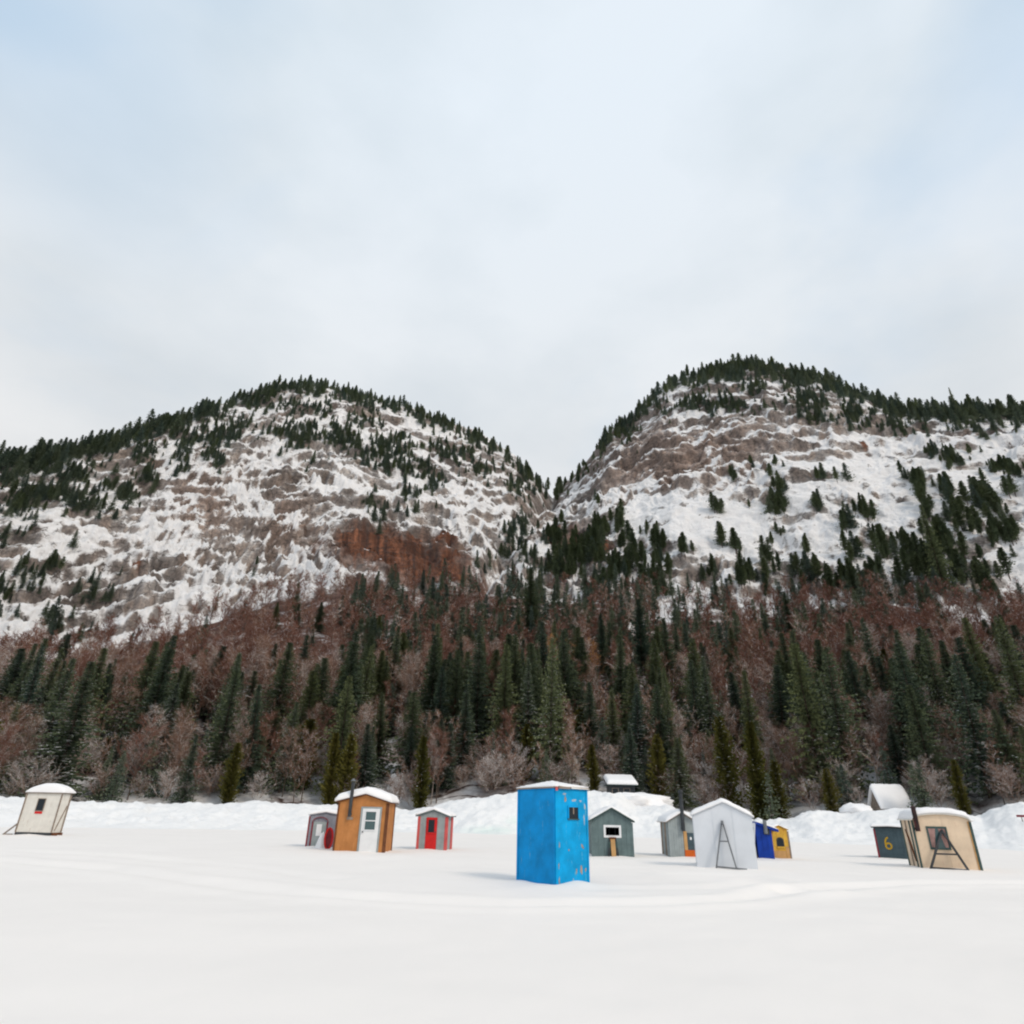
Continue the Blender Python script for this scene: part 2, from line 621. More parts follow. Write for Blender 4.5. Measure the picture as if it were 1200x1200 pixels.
def build_mountain():
    az = np.concatenate([np.linspace(-R_(80), -R_(47), 60, endpoint=False), np.linspace(-R_(47), R_(47), 1340),
                         np.linspace(R_(47), R_(80), 61)[1:]])
    nA, nB, nC = 130, 440, 26
    tanF = np.interp(az, fa, ft)
    tanR = np.interp(az, ra, rt)
    rr_ = np.interp(az, da, dd)
    k = np.hanning(61)
    rr_ = np.convolve(np.pad(rr_, 30, 'edge'), k / k.sum(), 'valid')
    rf = 258 + 10 * fbm(az * 8, az * 0, 2, 40)
    zf = EYE + rf * tanF
    zr = EYE + rr_ * tanR
    zs = shore_z(az)
    rows_r, rows_z, rows_t = [], [], []
    for i in range(nA):
        t = i / nA
        r = 86 + (rf - 86) * t
        z = zs + (zf - zs) * (0.72 * t + 0.28 * t * t)
        rows_r.append(r); rows_z.append(z); rows_t.append(np.full_like(az, t - 1))
    m0 = (zf - zs) / (rf - 86) * 1.7
    m1 = (zr - EYE) / rr_ * 0.9
    for i in range(nB):
        t = i / (nB - 1)
        r = rf + (rr_ - rf) * t
        h = rr_ - rf
        z = ((2 * t**3 - 3 * t**2 + 1) * zf + (t**3 - 2 * t**2 + t) * h * m0 * 1.0
             + (-2 * t**3 + 3 * t**2) * zr + (t**3 - t**2) * h * m1)
        rows_r.append(r); rows_z.append(z); rows_t.append(np.full_like(az, t))
    for i in range(1, nC + 1):
        q = (i / nC) ** 1.5 * 350
        rows_r.append(rr_ + q)
        rows_z.append(zr + m1 * 0.35 * 60 * (1 - np.exp(-q / 60)) - 0.05 * q)
        rows_t.append(np.full_like(az, 1 + i / nC))
    RR, Z, T = np.array(rows_r), np.array(rows_z), np.array(rows_t)
    A = np.broadcast_to(az, RR.shape)
    X, Y = RR * np.sin(A), RR * np.cos(A)
    px, py = project(np.stack([X, Y, Z], -1))
    # metric coordinates on the face: u across, v up
    U = A * 400
    Vv = Z * 1.25
    cliff = sst(-0.06, 0.05, T)
    left = sst(655, 615, px + 0.35 * (py - 575))        # 1 on the left mountain
    # fan of run-off lines below each summit
    cxL, cyL = 325, 330
    fanL = np.arctan2(px - cxL, py - cyL)
    radL = np.hypot(px - cxL, py - cyL)
    wob = 0.06 * fbm(U / 60, Vv / 60, 3, 50)
    streakL = fbm((fanL + wob) * 34, radL / 75, 4, 52)
    streakL2 = fbm((fanL + wob) * 95, radL / 50, 3, 55)
    # ledges dipping along the right mountain's left flank
    flank = blob(px, py, 700, 560, 95, 60, -45)
    dr = (px - 645) * 0.70 + (py - 600) * 0.72
    al = (px - 645) * 0.72 - (py - 600) * 0.70
    ledgeR = fbm(al / 55, (dr + 8 * fbm(px / 40, py / 40, 2, 60)) / 10, 3, 61)
    low = fbm(U / 70, Vv / 55, 4, 70)
    mid = fbm(U / 20 + 1.5 * pn(U / 50, Vv / 50, 71), Vv / 14, 4, 72)
    fine = fbm(U / 5.5, Vv / 4.0, 3, 76)
    ridg = 1 - np.abs(fbm(U / 28, Vv / 22, 3, 80)) * 1.8
    field = np.clip(blobs(px, py, [(820, 612, 90, 34, 4), (940, 590, 55, 30), (1010, 555, 110, 26, 8), (1060, 605, 80, 26), (895, 655, 40, 26),
                                   (1160, 560, 60, 30), (1190, 650, 30, 30), (980, 640, 60, 30)]) * 0.95, 0, 1)
    field = np.maximum(field, np.clip(blobs(px, py, [(815, 612, 85, 32, 4), (765, 592, 22, 26)]) * 1.8, 0, 1))
    rp = np.array(RIDGE, float)
    dpx = py - np.interp(px, rp[:, 0], rp[:, 1])
    D = -dpx * 0.62
    bowl2 = np.clip(blob(px, py, 250, 590, 95, 60) + blob(px, py, 330, 640, 90, 40, 20), 0, 1)
    sheet = fbm(U / 38 + 0.6 * mid, (D + 9 * low) / 6.0, 3, 145)
    # terraces: rock steps with flat snow ledges
    per = 12.0
    q = (D + 17 * low + 5 * mid) / per
    fr = q - np.floor(q)
    step = (np.floor(q) + sst(0.25, 0.75, fr)) * per - q * per
    per2 = 4.6
    q2 = (D + 12 * low + 4 * mid + 0.9 * fine) / per2
    fr2 = q2 - np.floor(q2)
    step2 = (np.floor(q2) + sst(0.2, 0.8, fr2)) * per2 - q2 * per2
    smooth = 1 - 0.72 * field
    strat = blob(px, py, 60, 640, 170, 45, -12)
    pat = fbm(U / 24 + 1.2 * pn(U / 40, Vv / 40, 101), Vv / 15, 4, 102)
    field = np.clip(field * 1.05 + 0.9 * pat * (field > 0.02) - 0.16, 0, 1) * (field > 0.02)
    ga = sst(-0.25, 0.35, pn(U / 60, Vv / 40, 66)) * (1 - 0.7 * bowl2)
    gb = sst(-0.2, 0.3, pn(U / 35, Vv / 30, 67)) * (1 - 0.6 * bowl2)
    crk = fbm(U / 34 + 0.8 * mid + (fanL * 12) * left, Vv / 16 + 0.3 * U / 16 * (2 * left - 1), 3, 140)
    crack = np.exp(-(crk / 0.05) ** 2) * sst(-0.1, 0.3, pn(U / 50, Vv / 50, 141))
    off = (7 * low * (0.6 + 0.4 * smooth) + smooth * (0.65 * step * ga + 0.34 * step2 * gb + 2.4 * mid + 0.6 * fine)
           - smooth * 1.8 * crack + smooth * 1.7 * sheet * (1 - 0.6 * bowl2)
           + left * smooth * (3.0 * streakL + 1.1 * streakL2) * (0.25 + 0.75 * bowl2)
           + (1 - left) * flank * 4.0 * ledgeR + 3 * (1 - left) * smooth * (ridg - 0.5)
           + 0.25 * fine * field + 1.0 * mid * field)
    bowl = blob(px, py, 235, 585, 70, 50)
    off = off * (1 - 0.45 * bowl)
    # the stream gully between the two mountains
    gx = np.interp(py, [575, 600, 640, 680, 720], [645, 628, 590, 560, 545])
    gul = np.exp(-((px - gx) / 16) ** 2) * sst(575, 590, py) * sst(735, 680, py)
    off -= 12 * gul
    top = sst(0.90, 1.0, T)
    Zd = Z + off * cliff * (1 - 0.8 * top)
    forest_rough = (1 - cliff) * sst(-1, -0.85, T)
    Zd += forest_rough * (1.6 * fbm(X / 22, Y / 22, 3, 90) + 0.4 * fbm(X / 4, Y / 4, 2, 93))
    # push the face in and out as well, so that steps overhang slightly
    push = cliff * (1 - top) * smooth * (2.2 * mid + 1.2 * fine)
    X2, Y2 = X - np.sin(A) * push, Y - np.cos(A) * push
    P = np.stack([X2, Y2, Zd], -1)
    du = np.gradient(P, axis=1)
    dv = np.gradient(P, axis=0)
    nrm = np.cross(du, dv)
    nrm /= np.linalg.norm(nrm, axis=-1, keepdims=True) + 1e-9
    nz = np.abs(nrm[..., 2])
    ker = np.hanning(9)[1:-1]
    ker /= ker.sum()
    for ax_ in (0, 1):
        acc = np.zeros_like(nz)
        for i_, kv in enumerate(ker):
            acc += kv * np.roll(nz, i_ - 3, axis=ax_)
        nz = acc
    slab = fbm(U / 42 + 1.0 * pn(U / 60, Vv / 50, 131), Vv / 26 + 0.25 * U / 26 * left, 3, 132)
    # ---- snow: lies where the rock is not too steep; more on the wind-packed fields
    thr = 0.385 - 0.22 * field - 0.045 * left
    rocky = np.clip(blobs(px, py, [(800, 535, 95, 30, 5), (860, 520, 60, 25), (700, 560, 40, 50, 40), (470, 650, 110, 28, 8), (590, 590, 60, 55),
                                   (630, 620, 40, 40), (350, 600, 50, 50), (90, 690, 90, 40), (420, 640, 60, 26), (20, 640, 80, 10, -12),
                                   (235, 590, 35, 40), (330, 560, 16, 40), (270, 620, 10, 20), (690, 640, 50, 30), (180, 680, 60, 30),
                                   (150, 540, 60, 16, -20), (560, 550, 60, 30, 30)]), 0, 1)
    thr = thr + 0.13 * rocky
    sn = ((nz - thr) / 0.27 + 0.5 + 0.7 * pat * (1 - 0.7 * field) + 1.0 * slab * (1 - 0.8 * field) + left * (0.95 * streakL + 0.25 * streakL2) * (0.25 + 0.75 * bowl2) + 0.7 * sheet * (1 - 0.6 * bowl2) * (1 - 0.6 * field)
          + (1 - left) * flank * 0.9 * ledgeR)
    bareR = np.clip(blobs(px, py, [(800, 525, 105, 30, 5), (870, 505, 60, 20), (690, 560, 30, 60, 42), (730, 520, 40, 30, -45), (760, 555, 60, 20), (660, 600, 40, 26, -45), (930, 530, 30, 14), (1100, 600, 40, 16), (1020, 590, 40, 12), (1150, 640, 40, 20), (880, 640, 24, 10), (960, 500, 40, 12), (1000, 640, 40, 14), (950, 600, 30, 10), (1110, 560, 40, 8), (820, 668, 30, 8), (1060, 530, 30, 8)]) * 1.2, 0, 1)
    sn = sn - 0.42 * bareR
    snow = np.clip(sn, 0, 1)
    rust = np.clip(blobs(px, py, RUST) * 2.0 + 0.4 * fbm(px / 22, py / 14, 3, 104) - 0.30, 0, 1)
    snow *= 1 - 0.95 * np.clip(rust * 1.3, 0, 1) * (sn < 2.6)
    # forest floor
    floor = sst(0.03, -0.05, T + 0.05 * fbm(px / 30, py / 20, 3, 106))
    fsn = 0.30 + 0.5 * fbm(X / 9, Y / 9, 3, 108) + 0.45 * sst(890, 925, py)
    brown = np.clip(blobs(px, py, [(200, 750, 330, 50, -8), (1080, 740, 220, 60), (480, 700, 110, 35), (700, 770, 120, 30)]) * 1.5, 0, 1)
    openw = np.clip(blobs(px, py, [(800, 795, 40, 16), (765, 715, 40, 16, -20), (820, 700, 50, 18), (900, 690, 40, 30), (1150, 700, 40, 30), (468, 925, 16, 25), (1030, 925, 25, 25),
                                   (1035, 880, 12, 30, -15)]) * 1.6, 0, 1)
    fsn = np.clip(fsn - 0.22 * brown, 0.05, 0.9) * (1 - openw) + openw
    snow = snow * (1 - floor) + fsn * floor
    # ---- rock colour of the stone, with ledge shade mixed in
    n1 = (fbm(U / 30, Vv / 60, 4, 110) + 0.6 * streakL * left)[..., None]
    n2 = fbm(U / 6, Vv / 14, 3, 114)[..., None]
    grey = np.array([0.42, 0.40, 0.385])
    dark = np.array([0.18, 0.165, 0.155])
    tan = np.array([0.48, 0.42, 0.375])
    rock = grey + (dark - grey) * (np.clip(0.42 - 0.9 * n1, 0, 1) * 0.8 + 0.9 * crack[..., None] * (1 - np.clip(0.42 - 0.9 * n1, 0, 1))) + (tan - grey) * np.clip(0.15 + 0.9 * n2 + 0.3 * n1, 0, 1)
    pinkr = np.clip(blobs(px, py, [(820, 530, 100, 34, 5), (760, 550, 60, 24), (235, 590, 45, 45), (330, 610, 30, 40)]), 0, 1)[..., None]
    rock = rock * (1 - 0.6 * pinkr) + 0.6 * pinkr * (np.array([0.37, 0.27, 0.22]) + 0.10 * n2)
    expo = np.clip((nz - thr + 0.20) / 0.26, 0, 1)[..., None]      # steep faces painted darker as shade under ledges and browner without rime
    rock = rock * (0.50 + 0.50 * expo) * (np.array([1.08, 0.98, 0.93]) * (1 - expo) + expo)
    vst = fbm(px / 5, py / 40, 3, 118)[..., None]
    rc = np.array([0.155, 0.064, 0.036]) * (1 + 0.3 * vst) * np.clip(1 + 0.5 * n2, 0.2, 2)
    rdark = np.array([0.06, 0.035, 0.03])
    rmix = np.clip(0.8 + 0.8 * vst, 0, 1)
    rc = rdark + (rc - rdark) * rmix
    rock = rock * (1 - rust[..., None]) + rc * rust[..., None]
    brush = np.array([0.115, 0.060, 0.045]) + 0.05 * fbm(X / 6, Y / 6, 3, 120)[..., None] * np.array([1, .6, .5])
    rock = rock * (1 - floor[..., None]) + brush * floor[..., None]
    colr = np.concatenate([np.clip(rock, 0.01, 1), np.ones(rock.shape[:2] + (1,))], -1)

    m, nt, b = new_mat('mountain_rock_and_snow', 0.85, 0.2)
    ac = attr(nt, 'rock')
    as_ = attr(nt, 'snow')
    nf = noise_node(nt, 0.55, 8, 0.72)
    ng = noise_node(nt, 0.16, 6, 0.7, vscale=(1, 1, 2.2))
    s = math_n(nt, 'ADD', as_.outputs['Fac'], maprange(nt, nf, 0.25, 0.75, -0.28, 0.28))
    # joints of the rock: thin dark lines, free of snow
    tcn = nt.nodes.new('ShaderNodeTexCoord')
    mpn = nt.nodes.new('ShaderNodeMapping')
    mpn.inputs['Scale'].default_value = (0.055, 0.055, 0.10)
    mpn.inputs['Rotation'].default_value = (0.2, 0.35, 0.0)
    nt.links.new(tcn.outputs['Object'], mpn.inputs[0])
    wn_ = nt.nodes.new('ShaderNodeTexNoise')
    wn_.inputs['Scale'].default_value = 1.6
    wn_.inputs['Detail'].default_value = 4
    nt.links.new(mpn.outputs[0], wn_.inputs['Vector'])
    wadd = nt.nodes.new('ShaderNodeMixRGB')
    wadd.blend_type = 'ADD'
    wadd.inputs[0].default_value = 1.3
    nt.links.new(mpn.outputs[0], wadd.inputs[1])
    nt.links.new(wn_.outputs['Color'], wadd.inputs[2])
    vor = nt.nodes.new('ShaderNodeTexVoronoi')
    vor.feature = 'DISTANCE_TO_EDGE'
    vor.inputs['Scale'].default_value = 1.7
    nt.links.new(wadd.outputs[0], vor.inputs['Vector'])
    joint = maprange(nt, vor.outputs['Distance'], 0.0, 0.045, 1.0, 0.0)
    joint = math_n(nt, 'MULTIPLY', joint, maprange(nt, as_.outputs['Fac'], 0.75, 1.0, 1.0, 0.12))
    s = math_n(nt, 'SUBTRACT', s, math_n(nt, 'MULTIPLY', joint, 0.40))
    s = maprange(nt, s, 0.22, 0.74)
    rv = ramp(nt, nf, [(0.30, (0.45, 0.45, 0.47)), (0.5, (0.95, 0.95, 0.95)), (0.72, (1.5, 1.42, 1.35))])
    mm = nt.nodes.new('ShaderNodeMixRGB')
    mm.blend_type = 'MULTIPLY'
    mm.inputs[0].default_value = 1
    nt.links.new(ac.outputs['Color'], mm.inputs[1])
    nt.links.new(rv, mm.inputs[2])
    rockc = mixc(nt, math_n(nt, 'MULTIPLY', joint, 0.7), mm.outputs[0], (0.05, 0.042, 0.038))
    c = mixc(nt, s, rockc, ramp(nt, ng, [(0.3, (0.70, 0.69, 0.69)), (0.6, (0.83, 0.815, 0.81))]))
    nt.links.new(c, b.inputs['Base Color'])
    bump(nt, b, nf, 0.8, 1.2)
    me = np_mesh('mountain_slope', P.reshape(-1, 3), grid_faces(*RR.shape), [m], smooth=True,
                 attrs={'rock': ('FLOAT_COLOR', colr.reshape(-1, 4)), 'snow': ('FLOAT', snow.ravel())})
    tag(mesh_obj('mountain_slope', me), 'two snow streaked granite mountains with a notch between them', kind='structure')
    return az, P, T, cliff


AZ, TP, TT, CL = build_mountain()
T_el = np.maximum.accumulate((TP[..., 2] - EYE) / np.hypot(TP[..., 0], TP[..., 1]), axis=0)


def on_slope(px, py):
    """points of the terrain seen in the direction of each pixel; far = nan"""
    a, e = azel(np.atleast_1d(px).astype(float), np.atleast_1d(py).astype(float))
    ci = np.clip(np.searchsorted(AZ, a), 0, len(AZ) - 1)
    te = np.tan(e)
    out_ = np.full((len(a), 3), np.nan)
    for i in range(len(a)):
        colm = T_el[:, ci[i]]
        r = np.searchsorted(colm, te[i])
        if r < len(colm) - 30:
            out_[i] = TP[max(r, 1), ci[i]]
    return out_


# ------------------------------------------------------------------ vegetation: materials
def needle_mat(name, lo, hi, snowcol=(0.80, 0.80, 0.81), dust=0.0):
    m, nt, b = new_mat(name, 0.85, 0.15)
    t = attr(nt, 'tint')
    oi = nt.nodes.new('ShaderNodeObjectInfo')
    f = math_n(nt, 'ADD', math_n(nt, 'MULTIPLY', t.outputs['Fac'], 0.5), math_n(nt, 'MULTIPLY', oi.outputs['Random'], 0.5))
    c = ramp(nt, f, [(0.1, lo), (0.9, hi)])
    sn = attr(nt, 'snowy')
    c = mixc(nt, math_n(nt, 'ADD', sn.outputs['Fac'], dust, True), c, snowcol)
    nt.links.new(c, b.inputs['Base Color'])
    return m


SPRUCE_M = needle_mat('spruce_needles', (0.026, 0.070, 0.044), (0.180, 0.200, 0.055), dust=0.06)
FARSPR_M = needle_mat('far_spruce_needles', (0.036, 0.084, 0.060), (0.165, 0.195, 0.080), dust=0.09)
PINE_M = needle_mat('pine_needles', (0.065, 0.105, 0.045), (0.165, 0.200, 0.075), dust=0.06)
CEDAR_M = needle_mat('cedar_foliage', (0.080, 0.082, 0.018), (0.200, 0.175, 0.040))
BARK = paint_mat('bark', (0.10, 0.075, 0.06), 0.9, var=0.4, nscale=4)
BIRCH = paint_mat('pale_bark', (0.42, 0.35, 0.30), 0.85, wear=(0.10, 0.08, 0.07), wear_amt=0.10, var=0.2, nscale=3)


def twig_mat(name, lo, hi, frost=0.0):
    m, nt, b = new_mat(name, 0.85, 0.15)
    t = attr(nt, 'tint')
    oi = nt.nodes.new('ShaderNodeObjectInfo')
    f = math_n(nt, 'ADD', math_n(nt, 'MULTIPLY', t.outputs['Fac'], 0.5), math_n(nt, 'MULTIPLY', oi.outputs['Random'], 0.5))
    c = ramp(nt, f, [(0.1, lo), (0.9, hi)])
    sn = attr(nt, 'snowy')
    c = mixc(nt, sn.outputs['Fac'], c, (0.78, 0.77, 0.77))
    nt.links.new(c, b.inputs['Base Color'])
    return m


TWIG_MAROON = twig_mat('maroon_twigs', (0.115, 0.050, 0.036), (0.25, 0.125, 0.090))
TWIG_BROWN = twig_mat('brown_twigs', (0.12, 0.068, 0.048), (0.33, 0.20, 0.14))
TWIG_PALE = twig_mat('pale_twigs', (0.17, 0.112, 0.085), (0.42, 0.305, 0.24))
TWIG_GOLD = twig_mat('golden_twigs', (0.30, 0.145, 0.055), (0.46, 0.25, 0.11))


# ------------------------------------------------------------------ vegetation: shapes
class Tri:
    """fast collector of loose triangles with tint and snow per triangle"""
    def __init__(s):
        s.p, s.t, s.n = [], [], []

    def add(s, P, tint, snow):
        """P (m,3,3)"""
        s.p.append(P)
        s.t.append(np.broadcast_to(tint, (len(P),)))
        s.n.append(np.broadcast_to(snow, (len(P),)))

    def mesh(s, name, mat):
        P = np.concatenate(s.p)
        n = len(P)
        return np_mesh(name, P.reshape(-1, 3), np.arange(3 * n).reshape(-1, 3), [mat],
                       attrs={'tint': ('FLOAT', np.repeat(np.concatenate(s.t), 3)), 'snowy': ('FLOAT', np.repeat(np.concatenate(s.n), 3))})


def conifer(rg, H, R, mat, kind='spruce', snow=0.15, whorl=0.34, nb=6, seg=5, spray=0.42, base=0.06, name='crown', gap=0.0):
    T = Tri()
    z = H * base
    ztop = H * 0.985
    prof = {'spruce': 1.0, 'cedar': 0.55, 'pine': 0.5}[kind]
    lob = rg.random(8) * 6.28
    while z < ztop:
        u = (z - H * base) / (H * (1 - base))
        r0 = R * (1 - u) ** prof
        if kind == 'pine':
            r0 = R * min(1, (0.45 + 1.5 * u)) * max(0.05, (1 - u)) ** 0.85
        if kind == 'cedar':
            r0 *= 0.75 + 0.25 * math.sin(min(1, u * 3) * 1.57)
        n = rg.integers(nb - 1, nb + 2)
        ph = rg.random() * 6.28
        for k in range(n):
            if rg.random() < gap:
                continue
            a = ph + 6.283 * k / n + rg.normal(0, 0.25)
            side = 1 + 0.22 * math.sin(a + lob[int(u * 7.99)])
            Lb = r0 * side * rg.uniform(0.62, 1.12) + 0.06 * R
            if Lb < 0.08:
                continue
            if kind == 'spruce':
                rise, sag = rg.uniform(0.0, 0.25) + 0.5 * u, rg.uniform(0.45, 0.8) * (1 - 0.6 * u)
            elif kind == 'cedar':
                rise, sag = rg.uniform(0.5, 0.9), 0.1
            else:
                rise, sag = rg.uniform(0.1, 0.5), 0.1
            m = max(2, int(seg * (0.35 + 0.65 * Lb / R)))
            s = (np.arange(m) + rg.random(m) * 0.8) / m * 0.95 + 0.05
            dx, dy = math.cos(a), math.sin(a)
            hz = z + Lb * (rise * s - sag * s * s * (1.15 - 0.35 * s))
            C = np.stack([dx * Lb * s, dy * Lb * s, hz], -1)
            wd = spray * (1 - (0.25 * u if kind == 'spruce' else 0)) * (0.45 + 0.75 * (1 - s)) * (0.6 + 0.5 * min(1, Lb / R * 1.5))
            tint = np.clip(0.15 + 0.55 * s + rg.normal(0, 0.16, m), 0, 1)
            lean = rg.uniform(-0.5, 0.1, m)
            jz = rg.normal(0, 0.10, (m, 3)) * spray
            for sg in (-1, 1):
                tip = C + np.stack([dx * wd * 0.7 - sg * dy * wd, dy * wd * 0.7 + sg * dx * wd, wd * lean], -1) + jz
                b1 = C - np.stack([dx * wd * .35, dy * wd * .35, 0 * wd], -1)
                b2 = C + np.stack([dx * wd * .45, dy * wd * .45, -0.1 * wd], -1)
                T.add(np.stack([b1, b2, tip], 1), tint, 0.0)
            # hanging sprays give the bough its depth
            hang = C + np.stack([dx * wd * .2, dy * wd * .2, -wd * rg.uniform(0.5, 1.0, m)], -1)
            b1 = C - np.stack([dx * wd * .5, dy * wd * .5, 0 * wd], -1)
            b2 = C + np.stack([dx * wd * .55, dy * wd * .55, 0 * wd], -1)
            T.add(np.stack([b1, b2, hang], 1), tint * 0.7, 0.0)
            if snow > 0:
                sel = rg.random(m) < snow * (0.5 + rg.random())
                if sel.any():
                    c = C[sel] + [0, 0, 0.05 * spray + 0.02]
                    ww = wd[sel] * rg.uniform(0.4, 0.75, sel.sum())
                    for sg in (-1, 1):
                        tip = c + np.stack([dx * ww * 0.2 - sg * dy * ww, dy * ww * 0.2 + sg * dx * ww, -0.25 * ww], -1)
                        b1 = c - np.stack([dx * ww * .6, dy * ww * .6, -0.1 * ww], -1)
                        b2 = c + np.stack([dx * ww * .8, dy * ww * .8, -0.1 * ww], -1)
                        T.add(np.stack([b1, b2, tip], 1), 0.5, 1.0)
        z += whorl * rg.uniform(0.7, 1.3) * (1.1 - 0.5 * u)
    # leader
    c = np.array([0, 0, H * 0.93])
    for k in range(3):
        a = k * 2.1
        T.add(np.array([[c + [0.05 * math.cos(a), 0.05 * math.sin(a), 0], c - [0.05 * math.cos(a), 0.05 * math.sin(a), 0], [0, 0, H]]]), 0.4, 0.0)
    return T.mesh(name, mat)


def trunk_mesh(H, r, mat, bend=0.0, n=7, name='trunk', rg=None):
    segs = 6
    V = []
    for i in range(segs + 1):
        t = i / segs
        rr = r * (1 - 0.92 * t)
        ox = bend * H * t * t
        for k in range(n):
            a = 6.283 * k / n
            V.append((ox + rr * math.cos(a), rr * math.sin(a), -0.6 + (H + 0.6) * t))
    F = []
    for i in range(segs):
        for k in range(n):
            j = (k + 1) % n
            F.append((i * n + k, i * n + j, (i + 1) * n + j, (i + 1) * n + k))
    me = np_mesh(name, np.array(V), np.array(F), [mat], smooth=True)
    return me


def seg_tris(A, B, ra_, rb_):
    """three sided tapering sticks from A to B; (m,3) arrays, returns (6m,3,3)"""
    d = B - A
    d = d / (np.linalg.norm(d, axis=1, keepdims=True) + 1e-9)
    up = np.where(np.abs(d[:, 2:3]) < 0.9, np.array([[0, 0, 1.0]]), np.array([[1.0, 0, 0]]))
    p = np.cross(d, up)
    p /= np.linalg.norm(p, axis=1, keepdims=True) + 1e-9
    q = np.cross(d, p)
    out_ = []
    ring = [(math.cos(t), math.sin(t)) for t in (0, 2.094, 4.189)]
    for k in range(3):
        c0, s0 = ring[k]
        c1, s1 = ring[(k + 1) % 3]
        a0, a1 = A + (p * c0 + q * s0) * ra_, A + (p * c1 + q * s1) * ra_
        b0, b1 = B + (p * c0 + q * s0) * rb_, B + (p * c1 + q * s1) * rb_
        out_ += [np.stack([a0, a1, b1], 1), np.stack([a0, b1, b0], 1)]
    return np.concatenate(out_)


def bare_crown(rg, H, mat, limbs=13, sub=6, twigs=6, tw=0.035, frost=0.25, spread=0.33, name='crown', low=0.25, up=1.0):
    T = Tri()
    for i in range(limbs):
        t = low + (0.97 - low) * (i + rg.random()) / limbs
        a = rg.random() * 6.283
        Ll = H * spread * (1.15 - 0.75 * t) * rg.uniform(0.7, 1.25)
        e = rg.uniform(0.55, 1.1) * up
        d = np.array([math.cos(a) * math.cos(e), math.sin(a) * math.cos(e), math.sin(e)])
        p = np.array([[0, 0, H * t]])
        pts = [p]
        for j in range(4):
            d = d + np.array([rg.normal(0, .12), rg.normal(0, .12), 0.10])
            d /= np.linalg.norm(d)
            pts.append(pts[-1] + d * Ll / 4)
        P = np.concatenate(pts)
        rb = 0.0034 * H * (1.2 - t)
        tr = seg_tris(P[:-1], P[1:], rb, rb * 0.6)
        T.add(tr, 0.35, 0.0)
        for j in range(sub):
            s = rg.uniform(0.2, 1.0)
            k = min(3, int(s * 4))
            q = P[k] + (P[k + 1] - P[k]) * (s * 4 - k)
            d2 = d + rg.normal(0, 0.55, 3)
            d2 /= np.linalg.norm(d2)
            L2 = Ll * rg.uniform(0.3, 0.6)
            q2 = q + d2 * L2 + [0, 0, 0.12 * L2]
            T.add(seg_tris(q[None], q2[None], tw * 0.6, tw * 0.3), 0.5, 0.5 if rg.random() < frost else 0.0)
            m = twigs
            s3 = rg.uniform(0.15, 1.0, m)[:, None]
            b = q + (q2 - q) * s3
            d3 = d2 + rg.normal(0, 0.6, (m, 3)) + [0, 0, 0.15]
            d3 /= np.linalg.norm(d3, axis=1, keepdims=True)
            L3 = H * rg.uniform(0.035, 0.085, m)[:, None]
            side = np.cross(d3, rg.normal(0, 1, (m, 3)))
            side /= np.linalg.norm(side, axis=1, keepdims=True)
            T.add(np.stack([b - side * tw * .5, b + side * tw * .5, b + d3 * L3], 1), np.clip(rg.normal(0.55, 0.25, m), 0, 1),
                  (rg.random(m) < frost).astype(float))
            e3 = b + d3 * L3 * 0.5
            d4 = d3 + rg.normal(0, 0.6, (m, 3))
            T.add(np.stack([e3 - side * tw * .35, e3 + side * tw * .35, e3 + d4 * L3 * 0.7], 1), np.clip(rg.normal(0.6, 0.25, m), 0, 1),
                  (rg.random(m) < frost).astype(float))
    return T.mesh(name, mat)


class Kind:
    def __init__(s, crown, trunk, H, R):
        s.crown, s.trunk, s.H, s.R = crown, trunk, H, R


g = np.random.default_rng(21)
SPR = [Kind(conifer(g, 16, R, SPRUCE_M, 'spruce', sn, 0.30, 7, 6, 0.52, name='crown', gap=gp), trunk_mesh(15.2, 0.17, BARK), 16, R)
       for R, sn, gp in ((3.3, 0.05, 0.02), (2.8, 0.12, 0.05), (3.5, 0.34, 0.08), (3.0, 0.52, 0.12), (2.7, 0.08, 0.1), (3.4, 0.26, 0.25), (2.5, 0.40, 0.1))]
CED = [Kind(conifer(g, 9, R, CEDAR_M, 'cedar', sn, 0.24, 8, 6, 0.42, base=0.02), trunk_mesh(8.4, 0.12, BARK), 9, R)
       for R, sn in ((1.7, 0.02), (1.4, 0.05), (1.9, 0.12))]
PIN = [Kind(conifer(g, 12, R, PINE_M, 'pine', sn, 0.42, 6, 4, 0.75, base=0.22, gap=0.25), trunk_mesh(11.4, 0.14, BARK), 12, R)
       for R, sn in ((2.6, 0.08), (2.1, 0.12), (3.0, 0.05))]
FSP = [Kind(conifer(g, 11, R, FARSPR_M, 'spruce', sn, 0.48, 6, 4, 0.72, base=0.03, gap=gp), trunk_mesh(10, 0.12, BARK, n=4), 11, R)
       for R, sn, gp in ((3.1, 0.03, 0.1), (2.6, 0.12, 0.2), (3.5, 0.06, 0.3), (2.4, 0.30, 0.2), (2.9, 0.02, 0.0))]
BAR = {}
for nm, mt, bk, fr in (('maroon', TWIG_MAROON, BARK, 0.03), ('brown', TWIG_BROWN, BARK, 0.10), ('pale', TWIG_PALE, BIRCH, 0.24), ('gold', TWIG_GOLD, BIRCH, 0.03)):
    BAR[nm] = [Kind(bare_crown(g, 13, mt, 17, 9, 8, 0.036, fr, sp), trunk_mesh(11.5, 0.13, bk, bd), 13, 3) for sp, bd in ((0.30, 0), (0.36, 0), (0.26, 0))]
